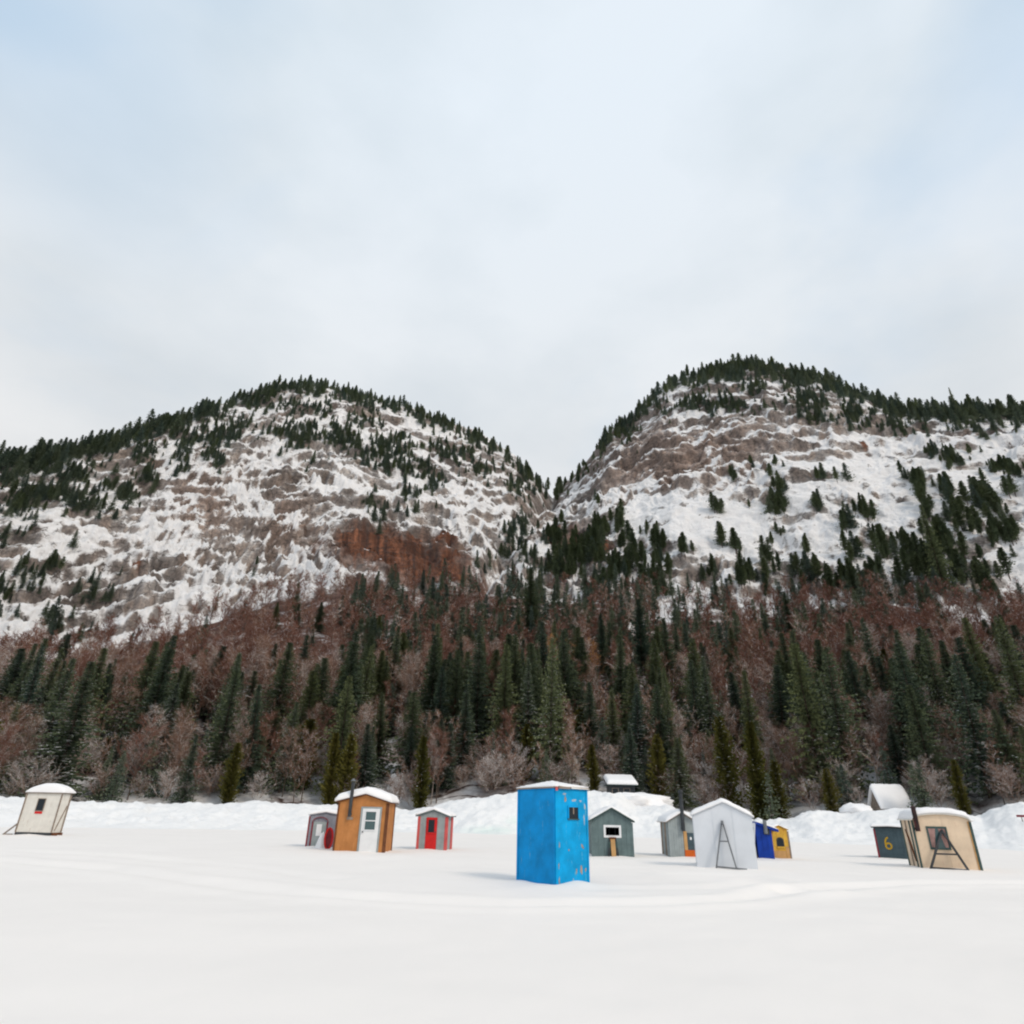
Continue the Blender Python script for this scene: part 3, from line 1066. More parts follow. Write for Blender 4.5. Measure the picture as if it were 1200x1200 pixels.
FBA = [Kind(bare_crown(g, 12, mt, 10, 5, 6, 0.085, fr, 0.30), trunk_mesh(10.5, 0.12, bk, n=4), 12, 3)
       for mt, bk, fr in ((TWIG_MAROON, BARK, 0.02), (TWIG_MAROON, BARK, 0.05), (TWIG_BROWN, BARK, 0.08), (TWIG_PALE, BIRCH, 0.2), (TWIG_GOLD, BIRCH, 0.02))]
SHR = [Kind(bare_crown(g, 2.6, TWIG_PALE, 26, 8, 8, 0.016, 0.40, 0.62, low=0.02, name='shrub', up=0.9), None, 2.6, 1.5),
       Kind(bare_crown(g, 2.6, TWIG_BROWN, 26, 8, 8, 0.016, 0.28, 0.62, low=0.02, name='shrub', up=0.9), None, 2.6, 1.5)]


# ------------------------------------------------------------------ vegetation: where it stands
def cull_area(fn, x0, x1, y0, y1, n, seed):
    """n random directions kept with probability fn(px, py)"""
    rg = np.random.default_rng(seed)
    x = rg.uniform(x0, x1, n)
    y = rg.uniform(y0, y1, n)
    k = rg.random(n) < fn(x, y)
    return x[k], y[k]


def ridge_y(x):
    p = np.array(RIDGE, float)
    return np.interp(x, p[:, 0], p[:, 1])


def foot_y(x):
    p = np.array(FOOT, float)
    return np.interp(x, p[:, 0], p[:, 1])


CLIFF_BLOBS = [(140, 518, 45, 14, -25), (60, 565, 55, 30), (20, 600, 25, 30), (100, 590, 26, 22), (165, 548, 18, 25), (240, 512, 60, 16, -10), (150, 585, 14, 12),
               (350, 505, 40, 22), (400, 520, 60, 18, 10), (385, 492, 70, 12, 10), (450, 530, 40, 25), (480, 560, 45, 20, 20), (545, 540, 60, 14, 28), (600, 570, 40, 14, 35),
               (20, 690, 50, 22, -40), (70, 725, 50, 14, -45), (130, 690, 26, 10, -50), (60, 760, 70, 8, -20), (300, 678, 14, 8), (205, 545, 10, 16),
               (250, 530, 12, 20), (275, 500, 40, 8), (330, 480, 60, 10), (590, 640, 30, 12, -45), (610, 612, 22, 8, -45), (690, 520, 26, 14, -45),
               (728, 500, 22, 20, -45), (765, 480, 25, 16), (860, 450, 110, 16), (850, 478, 70, 9), (950, 470, 40, 20), (1000, 492, 60, 12, 10), (1060, 488, 80, 14),
               (1160, 492, 70, 18), (1105, 540, 40, 8, 20), (1180, 555, 40, 10, 20), (911, 600, 9, 14), (870, 600, 8, 6), (1110, 640, 40, 10, 10), (1180, 635, 26, 14),
               (1100, 672, 60, 24), (1010, 684, 90, 18), (1130, 620, 26, 18, 30), (880, 686, 26, 14), (770, 650, 16, 18), (690, 645, 30, 22, -40), (680, 668, 60, 20), (740, 668, 36, 14),
               (820, 682, 30, 10), (640, 650, 30, 20, -45), (715, 625, 26, 16), (750, 690, 60, 16), (912, 585, 8, 18), (1160, 600, 30, 14, 30), (1050, 650, 40, 16),
               (930, 698, 60, 8), (1150, 700, 40, 8), (1080, 575, 8, 10), (1112, 580, 8, 8), (990, 545, 6, 5), (785, 452, 16, 14), (655, 575, 12, 6, -45), (440, 600, 12, 20), (480, 600, 10, 12)]
SPOTS = [(x, y, 5, 4) for x, y in ((880, 548), (905, 545), (860, 560), (945, 650), (900, 640), (915, 630), (962, 562), (985, 562), (1010, 600), (1020, 612), (1085, 592), (1112, 590), (1090, 600),
         (1055, 640), (985, 640), (800, 652), (815, 655), (850, 640), (868, 650), (900, 660), (700, 590), (990, 620), (960, 600), (1140, 590), (1185, 580), (1060, 560), (840, 600))]


def conif_cliff(x, y):
    fy, ry = foot_y(x), ridge_y(x)
    inside = (y < fy + 6) & (y > ry - 1)
    n = fbm(x / 26, y / 18, 3, 200)
    d = blobs(x, y, CLIFF_BLOBS) ** 1.2
    ridgeband = np.exp(-((y - ry) / (13 + 6 * pn(x / 40, x * 0, 201))) ** 2) * np.where((x > 640) & (x < 700), 0.4, 1)
    base = 0.05 * (n > 0.15)
    lowdim = 1 - (0.72 * (x < 640) + 0.62 * (x >= 640)) * sst(570, 620, y) * (1 - 0.9 * blob(x, y, 630, 650, 75, 50, -30))
    sp = blobs(x, y, SPOTS) * 0.5
    return inside * np.clip(np.maximum(np.maximum(d * (0.6 + 1.1 * n) * lowdim, sp), ridgeband) + base - 0.05, 0, 1)


def conif_forest(x, y):
    fy = foot_y(x)
    inside = (y > fy - 8) & (y < 945)
    n = fbm(x / 45, y / 30, 3, 210)
    mid = blob(x, y, 600, 760, 170, 130) * 0.75 + blob(x, y, 860, 760, 150, 70) * 0.35 + blob(x, y, 420, 790, 40, 80) * 0.4
    top = blob(x, y, 1050, 705, 110, 22) * 0.8 + blob(x, y, 630, 700, 110, 40) * 0.85
    low = 0
    left = sst(430, 330, x) * sst(900, 840, y)
    d = np.clip(0.14 + 0.74 * mid + top + low, 0, 0.8) * (1 - 0.93 * left) * sst(920, 880, y) * (1 - 0.7 * blob(x, y, 800, 792, 40, 14)) * (1 - 0.6 * blob(x, y, 500, 690, 90, 22))
    return inside * np.clip(d * (0.65 + 1.7 * n), 0, 1)


def bare_forest(x, y):
    fy = foot_y(x) + 10 * fbm(x / 30, y / 30, 2, 222)
    inside = (y > fy + 2) & (y < 945)
    n = fbm(x / 40, y / 30, 3, 220)
    d = (0.75 + 0.5 * n) * (1 - 0.60 * sst(850, 900, y))
    d = d * (1 - 0.5 * blob(x, y, 620, 700, 100, 50)) * (1 - 0.85 * blob(x, y, 800, 792, 42, 15)) * (1 - 0.5 * blob(x, y, 800, 705, 120, 16))
    return inside * np.clip(d, 0, 1)


def veg_ok(P):
    return P[~np.isnan(P[:, 0])]


def with_pts(x, y):
    P = on_slope(x, y)
    k = ~np.isnan(P[:, 0])
    return P[k], x[k], y[k]


# far trees: points with kind index, height, turn
far_c, far_b = [], []
near_c, near_b = [], []
rg = np.random.default_rng(33)
x, y = cull_area(conif_cliff, -60, 1260, 420, 780, 62000, 1)
P, x, y = with_pts(x, y)
for p, xx, yy in zip(P, x, y):
    small = sst(430, 300, math.hypot(p[0], p[1]))
    h = rg.choice([rg.uniform(2.6, 5.0), rg.uniform(4.5, 8.0)]) * (1 + 0.15 * small)
    if 640 < xx and yy > 560:
        h *= 1.45
    if yy - ridge_y(xx) < 14:
        h *= rg.uniform(1.25, 1.9)
    if xx < 640 and yy < 500:
        h *= 0.85
    pine = xx > 640 and yy > 540 and rg.random() < 0.75 or rg.random() < 0.15
    far_c.append((p, h, 5 + rg.integers(3) if pine else rg.integers(5), 1.35))
x, y = cull_area(conif_forest, -80, 1280, 680, 950, 6200, 2)
P, x, y = with_pts(x, y)
for p, xx, yy in zip(P, x, y):
    h = rg.uniform(8, 15) if rg.random() < 0.8 else rg.uniform(4, 8)
    if yy > 870 and rg.random() < 0.55:
        h = rg.uniform(12, 20)
    near_c.append([p, h, xx, yy])
x, y = cull_area(bare_forest, -80, 1280, 690, 950, 4800, 3)
P, x, y = with_pts(x, y)
for p, xx, yy in zip(P, x, y):
    h = rg.uniform(7, 12.5) if yy < 860 else rg.uniform(4.5, 9.0)
    near_b.append([p, h, xx, yy])


def px_of(p):
    a, b = project(np.array([p]))
    return float(a[0]), float(b[0])


def size_px(p, h):
    return h / mpp(p)


def clear_view(lst, prob, slack):
    keep = []
    for it in lst:
        p, h, xx, yy = it
        r = math.hypot(p[0], p[1])
        hide = False
        for bx, by, ty, wpx in HERO:
            if yy >= by - slack and abs(xx - bx) < 0.8 * wpx + 0.05 * h / mpp(p) and yy - h / mpp(p) < by - 4:
                hide = True
                break
        if not (hide and rg.random() < prob):
            keep.append(it)
    return keep


# trees one can single out: base pixel, top pixel y, kind, width factor, label
STAND = [
    (82, 905, 757, 0, 0.95, 'tallest dark spruce on the left, rising from the forest edge right of the white hut'),
    (64, 800, 742, 4, 1.0, 'small black green spruce standing in front of the brown wood at upper left'),
    (248, 925, 783, 1, 1.1, 'tall dark spruce at the forest edge halfway between the white hut and the orange hut'),
    (285, 935, 800, 0, 0.9, 'dark spruce right beside the taller one left of the orange hut'),
    (325, 935, 820, 2, 0.8, 'dark narrow spruce just left of and behind the orange hut'),
    (178, 925, 800, 3, 1.1, 'wide snow dusted spruce in the left third of the forest edge'),
    (392, 925, 790, 0, 1.0, 'tall dark spruce directly above the snow roof of the orange hut'),
    (440, 915, 810, 1, 1.0, 'dark spruce above the right eave of the orange hut'),
    (620, 745, 665, 0, 1.2, 'broad green spruce below the notch between the mountains'),
    (708, 790, 718, 4, 1.0, 'narrow dark spruce on mid slope left of the broad one'),
    (753, 792, 700, 0, 1.3, 'broad dark olive spruce on the middle of the slope above the grey green hut'),
    (866, 802, 735, 1, 1.1, 'lone dark spruce on the slope right of the snow clearing'),
    (655, 915, 815, 3, 1.0, 'snow dusted spruce directly above the blue box'),
    (720, 905, 808, 3, 1.0, 'frosted spruce above the small cabin roof on the shore'),
    (780, 945, 800, 5, 1.1, 'big open crowned spruce above the grey hut with the black stovepipe'),
    (968, 948, 752, 0, 1.1, 'left one of the two tallest dark spruces above the yellow hut'),
    (998, 948, 757, 5, 1.15, 'right one of the two tallest spruces above the slate hut, lightly snowed'),
    (1100, 940, 800, 4, 1.0, 'dark narrow spruce above the middle of the tan hut'),
    (1160, 935, 765, 5, 1.0, 'tall dark spruce near the right edge behind the snow bank'),
    (1195, 945, 830, 0, 1.0, 'dark spruce at the right edge of the photo behind the snow bank'),
    (927, 742, 692, 4, 1.1, 'small dark spruce in the red brown wood under the right cliff'),
    (320, 738, 705, 4, 1.2, 'leftmost of three small dark spruces in the brown wood under the rust cliff'),
    (345, 739, 707, 4, 1.2, 'middle one of three small dark spruces in the brown wood under the rust cliff'),
    (372, 742, 705, 4, 1.2, 'rightmost of three small dark spruces in the brown wood under the rust cliff'),
    (478, 945, 850, 2, 0.9, 'dark spruce standing alone left of the grey hut with the red door'),
    (540, 935, 800, 6, 1.0, 'slim spruce above the grey hut with the red door'),
    (1122, 488, 453, 5, 0.6, 'tallest spruce on the skyline of the right mountain, near the right edge'),
    (1110, 700, 590, 0, 0.9, 'large leaning dark spruce at the top of the wood under the right snowfield'),
]
CEDS = [
    (265, 942, 870, 0, 'yellow green cedar at the forest foot below the tall left spruces'),
    (116, 905, 865, 1, 'small olive cedar right of the tallest left spruce'),
    (385, 935, 858, 1, 'olive cedar with a yellow tint just above the left eave of the orange hut'),
    (403, 930, 860, 0, 'second olive cedar above the orange hut, close to its stovepipe'),
    (492, 940, 862, 1, 'bright yellow green cedar above the grey hut with the red door'),
    (573, 855, 805, 1, 'slender golden green cedar on the slope left of the blue box'),
    (548, 905, 850, 2, 'golden green cedar left of the blue box behind the snow bank'),
    (616, 915, 848, 0, 'dense olive cedar directly above the left corner of the blue box'),
    (697, 925, 872, 1, 'small olive cedar above the right corner of the blue box'),
    (772, 935, 860, 0, 'olive green cedar left of the black stovepipe'),
    (888, 925, 845, 1, 'narrow yellow green cedar above the right side of the big white hut'),
    (855, 920, 838, 2, 'dark olive cedar above the roof ridge of the big white hut'),
    (1046, 812, 760, 1, 'golden topped cedar on the slope above the tan hut'),
    (914, 950, 890, 2, 'low olive cedar on the bank above the yellow hut'),
    (975, 945, 900, 2, 'low green cedar at the foot of the two tallest right spruces'),
    (1128, 945, 890, 1, 'low green cedar right behind the tan hut roof'),
]
HERO = [(b_[0], b_[1], b_[2], 0.10 * (b_[1] - b_[2])) for b_ in STAND] + [(b_[0], b_[1], b_[2], 0.12 * (b_[1] - b_[2])) for b_ in CEDS] + [(1038, 948, 905, 30), (724, 935, 905, 16), (467, 935, 906, 7)]
# young spruces along the foot of the wood
for i in range(225):
    bx = rg.uniform(-40, 1240)
    j = int(np.clip(np.searchsorted(AZ, azel(bx, 935)[0]), 0, len(AZ) - 1))
    row = int(rg.integers(0, 9)) if i < 80 else int(rg.integers(3, 40))
    pz = TP[row, j]
    near_c.append([pz, rg.uniform(4.5, 9.5) if i < 80 else rg.choice([rg.uniform(7, 13), rg.uniform(13, 20)]) * (0.8 if bx < 300 else 1), bx, float(project(pz[None])[1][0])])
near_c = clear_view(near_c, 0.85, 6)
near_b = clear_view(near_b, 0.80, 6)
near_c.sort(key=lambda t: -size_px(t[0], t[1]))
near_b.sort(key=lambda t: -size_px(t[0], t[1]))

LAND = [(-900, 95, 'behind the far left white hut'), (95, 230, 'right of the far left white hut'), (230, 340, 'left of the maroon trimmed hut'),
        (340, 465, 'behind the orange hut'), (465, 560, 'behind the red doored hut'), (560, 690, 'behind the blue box'),
        (690, 760, 'behind the grey green hut'), (760, 890, 'behind the big white hut'), (890, 1010, 'above the yellow hut'),
        (1010, 1130, 'behind the tan hut'), (1130, 2500, 'right of the tan hut')]
REC = []


def landmark(px):
    for a, b, t in LAND:
        if a <= px < b:
            return t
    return LAND[-1][2]


def plant(name, kind, p, H, cat, label, group=None, tilt=0.0, wid=1.0):
    s = H / kind.H
    o = empty(name, p)
    o.rotation_euler = (rg.normal(0, 0.025), tilt + rg.normal(0, 0.025), rg.random() * 6.28 if not tilt else 0)
    o.scale = (s * wid * rg.uniform(0.9, 1.1), s * wid * rg.uniform(0.9, 1.1), s)
    tag(o, label, cat, group)
    mesh_obj('trunk', kind.trunk, o)
    mesh_obj('crown', kind.crown, o)
    return o


for bx, by, ty, k, wd, lab in STAND:
    p = on_slope(bx, by)[0]
    if by > 915:
        a_, e_ = azel(bx, by)
        j = int(np.clip(np.searchsorted(AZ, a_), 0, len(AZ) - 1))
        p = TP[rg.integers(4, 10), j]
    H = max(3, height_to(p, bx + (635 - bx) * (by - ty) / (by + 976), ty) - p[2])
    wf = 1.3 * wd * (16 / H) ** 0.35
    plant('spruce_tree', SPR[k], p, H, 'tree', lab, 'spruces of the forest', wid=wf)
for bx, by, ty, k, lab in CEDS:
    p = on_slope(bx, by)[0]
    if by > 915:
        a_, e_ = azel(bx, by)
        j = int(np.clip(np.searchsorted(AZ, a_), 0, len(AZ) - 1))
        p = TP[rg.integers(1, 3), j]
    H = max(3, height_to(p, bx + (635 - bx) * (by - ty) / (by + 976), ty) - p[2])
    plant('cedar_tree', CED[k], p, H, 'tree', lab, 'olive cedars among the spruces', wid=(9 / H) ** 0.25)

DEPTHW = ((0, 93, 'front row'), (93, 102, 'second row'), (102, 115, 'third row'), (115, 400, 'upslope'))


def row_word(p):
    r = math.hypot(p[0], p[1])
    for a, b, t in DEPTHW:
        if a <= r < b:
            return t
    return DEPTHW[-1][2]


SP_LOOK = ['dark spruce', 'slim dark spruce', 'snow dusted spruce', 'white frosted spruce', 'sparse dark spruce', 'open crowned spruce', 'narrow frosted spruce']
n_ind = 300 - len(STAND)
for p, h, xx, yy in near_c[:n_ind]:
    k = int(rg.integers(len(SPR)))
    if yy > 830 and rg.random() < 0.55:
        k = int(rg.choice([2, 3, 3, 5, 6]))
    if yy > 845 and h < 11 and rg.random() < 0.28:
        o = plant('cedar_tree', CED[int(rg.integers(3))], p, h, 'tree', None, 'olive cedars among the spruces', wid=rg.uniform(1.0, 1.4))
        REC.append([o, px_of(p)[0], h, 'olive cedar', row_word(p), landmark(px_of(p)[0])])
        continue
    o = plant('spruce_tree', SPR[k], p, h, 'tree', None, 'spruces of the forest', wid=rg.uniform(0.95, 1.75) * (16 / h) ** 0.35)
    REC.append([o, px_of(p)[0], h, SP_LOOK[k], row_word(p), landmark(px_of(p)[0])])


def bare_kind(xx, yy):
    lo = sst(790, 880, yy)
    if blob(xx, yy, 670, 808, 45, 14) > 0.45 and rg.random() < 0.8:
        return 'gold'
    r = rg.random()
    if r < 0.80 - 0.68 * lo:
        return 'maroon'
    return 'brown' if rg.random() < 0.68 else 'pale'


BLOOK = {'maroon': 'maroon bare tree', 'brown': 'brown bare tree', 'pale': 'frosted pale birch', 'gold': 'golden bare tree'}
for p, h, xx, yy in near_b[:300]:
    kd = bare_kind(xx, yy)
    K = BAR[kd][int(rg.integers(3))]
    o = plant('bare_tree', K, p, h, 'tree', None, 'leafless trees of the forest')
    REC.append([o, px_of(p)[0], h, BLOOK[kd], row_word(p), landmark(px_of(p)[0])])
# shrubs at the foot of the wood
for i in range(150):
    bx = rg.uniform(-20, 1220)
    if 1012 < bx < 1062:
        bx += 60
    j = int(np.clip(np.searchsorted(AZ, azel(bx, 935)[0]), 0, len(AZ) - 1))
    p = TP[rg.integers(1, 14), j]
    K = SHR[int(rg.integers(2))]
    o = mesh_obj('snowy_shrub', K.crown)
    s = rg.uniform(0.7, 1.7)
    o.location = p
    o.scale = (s * 1.2, s * 1.2, s)
    o.rotation_euler = (0, 0, rg.random() * 6.28)
    tag(o, None, 'shrub', 'snowy shrubs at the foot of the forest')
    REC.append([o, px_of(p)[0], s, 'snowy twig shrub', 'forest foot', landmark(bx)])


ORD = ['leftmost', 'second from left', 'third from left', 'fourth from left', 'fifth from left', 'sixth from left', 'seventh from left', 'eighth from left', 'ninth from left', 'tenth from left', 'eleventh from left', 'twelfth from left']


def write_labels():
    sets = {}
    for r_ in REC:
        sets.setdefault((r_[3], r_[4], r_[5]), []).append(r_)
    for (look, row, land), lst in sets.items():
        groups = {'': lst}
        if len(lst) > 5:
            hs = sorted(q[2] for q in lst)
            a_, b_ = hs[len(hs) // 3], hs[2 * len(hs) // 3]
            groups = {'short ': [q for q in lst if q[2] < a_], 'middling ': [q for q in lst if a_ <= q[2] < b_], 'tall ': [q for q in lst if q[2] >= b_]}
        for adj, qs in groups.items():
            qs.sort(key=lambda q: q[1])
            for i, q in enumerate(qs):
                if len(qs) == 1:
                    q[0]['label'] = f'{adj}{look}, {row}, {land}'
                else:
                    q[0]['label'] = f'{ORD[min(i, 11)]} {adj}{look}, {row}, {land}'


write_labels()


# ------------------------------------------------------------------ what is past counting: instanced on points
def join_meshes(name, a, b):
    """crown and trunk of one kind as a single source mesh"""
    import bmesh
    bm = bmesh.new()
    bm.from_mesh(a)
    n = len(bm.faces)
    if b:
        bm.from_mesh(b)
    me = bpy.data.meshes.new(name)
    bm.faces.ensure_lookup_table()
    for f in bm.faces[n:]:
        f.material_index = 1
    bm.to_mesh(me)
    bm.free()
    me.materials.append(a.materials[0])
    if b:
        me.materials.append(b.materials[0])
    return me


def scatter(name, items, kinds, label):
    """items: (point, height, kind index)"""
    P = np.array([i[0] for i in items])
    me = bpy.data.meshes.new(name)
    me.vertices.add(len(P))
    me.vertices.foreach_set('co', P.astype(np.float32).ravel())
    K = np.array([i[2] for i in items], np.int32)
    Hs = np.array([i[1] / kinds[i[2]].H for i in items])
    wv = rg.uniform(0.85, 1.2, len(P)) * Hs * np.array([i[3] if len(i) > 3 else 1.0 for i in items])
    sc = np.stack([wv, wv, Hs], -1)
    rot = np.stack([rg.normal(0, 0.03, len(P)), rg.normal(0, 0.03, len(P)), rg.random(len(P)) * 6.28], -1)
    for nm, typ, dat, fld in (('kind_index', 'INT', K, 'value'), ('size', 'FLOAT_VECTOR', sc, 'vector'), ('turn', 'FLOAT_VECTOR', rot, 'vector')):
        a = me.attributes.new(nm, typ, 'POINT')
        a.data.foreach_set(fld, np.ascontiguousarray(dat, np.int32 if typ == 'INT' else np.float32).ravel())
    o = mesh_obj(name, me)
    ng = bpy.data.node_groups.new(name, 'GeometryNodeTree')
    ng.interface.new_socket('Geometry', in_out='INPUT', socket_type='NodeSocketGeometry')
    ng.interface.new_socket('Geometry', in_out='OUTPUT', socket_type='NodeSocketGeometry')
    gi, go = ng.nodes.new('NodeGroupInput'), ng.nodes.new('NodeGroupOutput')
    jn = ng.nodes.new('GeometryNodeJoinGeometry')

    def named(n, t):
        a = ng.nodes.new('GeometryNodeInputNamedAttribute')
        a.data_type = t
        a.inputs['Name'].default_value = n
        return next(q for q in a.outputs if q.enabled and q.name == 'Attribute')
    ki, sz, tn = named('kind_index', 'INT'), named('size', 'FLOAT_VECTOR'), named('turn', 'FLOAT_VECTOR')
    for k, kd in enumerate(kinds):
        src = bpy.data.objects.new(name + '_source', join_meshes(name + '_source', kd.crown, kd.trunk))
        src.use_fake_user = True
        oi = ng.nodes.new('GeometryNodeObjectInfo')
        oi.inputs['Object'].default_value = src
        cmpn = ng.nodes.new('FunctionNodeCompare')
        cmpn.data_type = 'INT'
        cmpn.operation = 'EQUAL'
        ins = [q for q in cmpn.inputs if q.enabled]
        ng.links.new(ki, ins[0])
        ins[1].default_value = k
        ip = ng.nodes.new('GeometryNodeInstanceOnPoints')
        ng.links.new(gi.outputs[0], ip.inputs['Points'])
        ng.links.new(cmpn.outputs[0], ip.inputs['Selection'])
        ng.links.new(oi.outputs['Geometry'], ip.inputs['Instance'])
        ng.links.new(sz, ip.inputs['Scale'])
        e2r = ng.nodes.new('FunctionNodeEulerToRotation')
        ng.links.new(tn, e2r.inputs[0])
        ng.links.new(e2r.outputs[0], ip.inputs['Rotation'])
        ng.links.new(ip.outputs[0], jn.inputs[0])
    ng.links.new(jn.outputs[0], go.inputs[0])
    md = o.modifiers.new('scatter', 'NODES')
    md.node_group = ng
    tag(o, label, 'trees', kind='stuff')
    return o


scatter('spruce_forest', [(p, h * 1.0, int(rg.integers(5))) for p, h, xx, yy in near_c[n_ind:]] + far_c, FSP + PIN,
        'small dark spruces and pines on the far slope, ledges and ridges')
FK = {'maroon': [0, 1], 'brown': [2], 'pale': [3], 'gold': [4]}
scatter('leafless_forest', [(p, h, int(rg.choice(FK[bare_kind(xx, yy)]))) for p, h, xx, yy in near_b[300:]], FBA,
        'red brown mass of leafless trees on the far slope under the cliffs')
print('trees', len(near_c), len(near_b), len(far_c))

# ------------------------------------------------------------------ fishing huts on the ice
M_BLUE = paint_mat('blue_paint', (0.0, 0.255, 0.60), 0.65, wear=(0.16, 0.36, 0.45), wear_amt=0.0, var=0.22, nscale=1.6)
M_BLUE_LIT = paint_mat('lit_blue_paint', (0.0, 0.32, 0.66), 0.65, wear=(0.14, 0.42, 0.55), wear_amt=0.0, var=0.22, nscale=1.8)  # brighter copy of the blue: light painted into the right face
M_ORANGE = paint_mat('orange_stained_plywood', (0.45, 0.19, 0.062), 0.7, wear=(0.50, 0.22, 0.08), wear_amt=0.05, var=0.15, nscale=2)
M_BROWN = paint_mat('brown_trim', (0.14, 0.055, 0.025), 0.7, var=0.2)
M_WHITE = paint_mat('white_paint', (0.74, 0.75, 0.76), 0.55, var=0.05)
M_CREAM = paint_mat('dirty_white_paint', (0.70, 0.67, 0.61), 0.6, wear=(0.5, 0.42, 0.34), wear_amt=0.02, var=0.07)
M_TENT = paint_mat('white_tarpaulin', (0.66, 0.69, 0.73), 0.5, var=0.05, nscale=1.2, grain=False)
M_GREY = paint_mat('grey_siding', (0.30, 0.34, 0.345), 0.6, var=0.12)
M_LAV = paint_mat('lavender_grey_siding', (0.25, 0.26, 0.30), 0.6, var=0.15)
M_SLATEGREEN = paint_mat('grey_green_siding', (0.125, 0.175, 0.178), 0.6, var=0.14)
M_DGREEN = paint_mat('dark_green_trim', (0.05, 0.085, 0.08), 0.6, var=0.15)
M_SLATE = paint_mat('slate_siding', (0.055, 0.085, 0.10), 0.6, var=0.15)
M_RED = paint_mat('red_paint', (0.58, 0.022, 0.022), 0.5, var=0.12)
M_RED2 = paint_mat('faded_red_trim', (0.56, 0.10, 0.095), 0.6, var=0.14)
M_MAROON = paint_mat('maroon_paint', (0.20, 0.028, 0.038), 0.6, var=0.2)
M_NAVY = paint_mat('deep_blue_paint', (0.006, 0.040, 0.29), 0.5, var=0.2)
M_YELLOW = paint_mat('yellow_paint', (0.62, 0.37, 0.055), 0.6, wear=(0.48, 0.23, 0.035), wear_amt=0.06, var=0.12)
M_TAN = paint_mat('tan_board', (0.70, 0.55, 0.40), 0.7, wear=(0.64, 0.46, 0.33), wear_amt=0.01, var=0.08, nscale=2)
M_WOOD = paint_mat('new_timber', (0.50, 0.29, 0.12), 0.7, var=0.15)
M_OLDWOOD = paint_mat('grey_weathered_wood', (0.26, 0.21, 0.17), 0.8, var=0.25)
M_ORED = paint_mat('orange_red_paint', (0.55, 0.11, 0.015), 0.5, var=0.1)
M_OCHRE = paint_mat('ochre_paint', (0.46, 0.28, 0.02), 0.6, var=0.1)
M_STEEL = paint_mat('dark_steel', (0.045, 0.05, 0.055), 0.45, var=0.3, grain=False)
M_RUSTPIPE = paint_mat('rusty_pipe', (0.035, 0.022, 0.022), 0.6, wear=(0.16, 0.03, 0.03), wear_amt=0.08, var=0.3, grain=False)
M_GREYSTEEL = paint_mat('grey_steel', (0.16, 0.17, 0.18), 0.5, var=0.2, grain=False)
M_CURTAIN = paint_mat('pink_grey_curtain', (0.33, 0.20, 0.18), 0.8, var=0.25, nscale=5)
mg, ntg, bgl = new_mat('dark_window_glass', 0.12, 0.25)
bgl.inputs['Base Color'].default_value = (0.012, 0.018, 0.024, 1)
M_GLASS = mg
mg2, ntg2, bgl2 = new_mat('teal_window_glass', 0.10, 0.6)
bgl2.inputs['Base Color'].default_value = (0.05, 0.095, 0.10, 1)
M_GLASS2 = mg2


def snow_cap(parent, roof, x0, x1, y0, y1, th, nx=22, ny=14, edge=0.16, seed=0, name='roof_snow', rough=0.03):
    """a soft slab of snow lying on roof(x, y)"""
    xs, ys = np.linspace(x0, x1, nx), np.linspace(y0, y1, ny)
    X, Y = np.meshgrid(xs, ys)
    base = np.vectorize(roof)(X, Y)
    e = np.minimum(np.minimum(X - x0, x1 - X), np.minimum(Y - y0, y1 - Y))
    k = np.sqrt(np.clip(1 - (1 - np.clip(e / edge, 0, 1)) ** 2, 0, 1))
    top = base + th * (0.30 + 0.70 * k) + rough * fbm(X * 2.3 + seed, Y * 2.3, 3, seed)
    ex = (X - (x0 + x1) / 2) * 0
    V = np.concatenate([np.stack([X, Y, top], -1).reshape(-1, 3), np.stack([X, Y, base + 0.004], -1).reshape(-1, 3)])
    n = nx * ny
    F = grid_faces(ny, nx).tolist()
    F += [[b + n for b in f[::-1]] for f in grid_faces(ny, nx).tolist()]
    loop = [i for i in range(nx)] + [nx * j + nx - 1 for j in range(1, ny)] + [nx * (ny - 1) + i for i in range(nx - 2, -1, -1)] + [nx * j for j in range(ny - 2, 0, -1)]
    for a, b in zip(loop, loop[1:] + loop[:1]):
        F.append([b, a, a + n, b + n])
    me = np_mesh(name, V, np.array(F), [SNOW_CAP], smooth=True)
    return mesh_obj(name, me, parent)


def drift(p, w_, d_, h, seed, label):
    return None


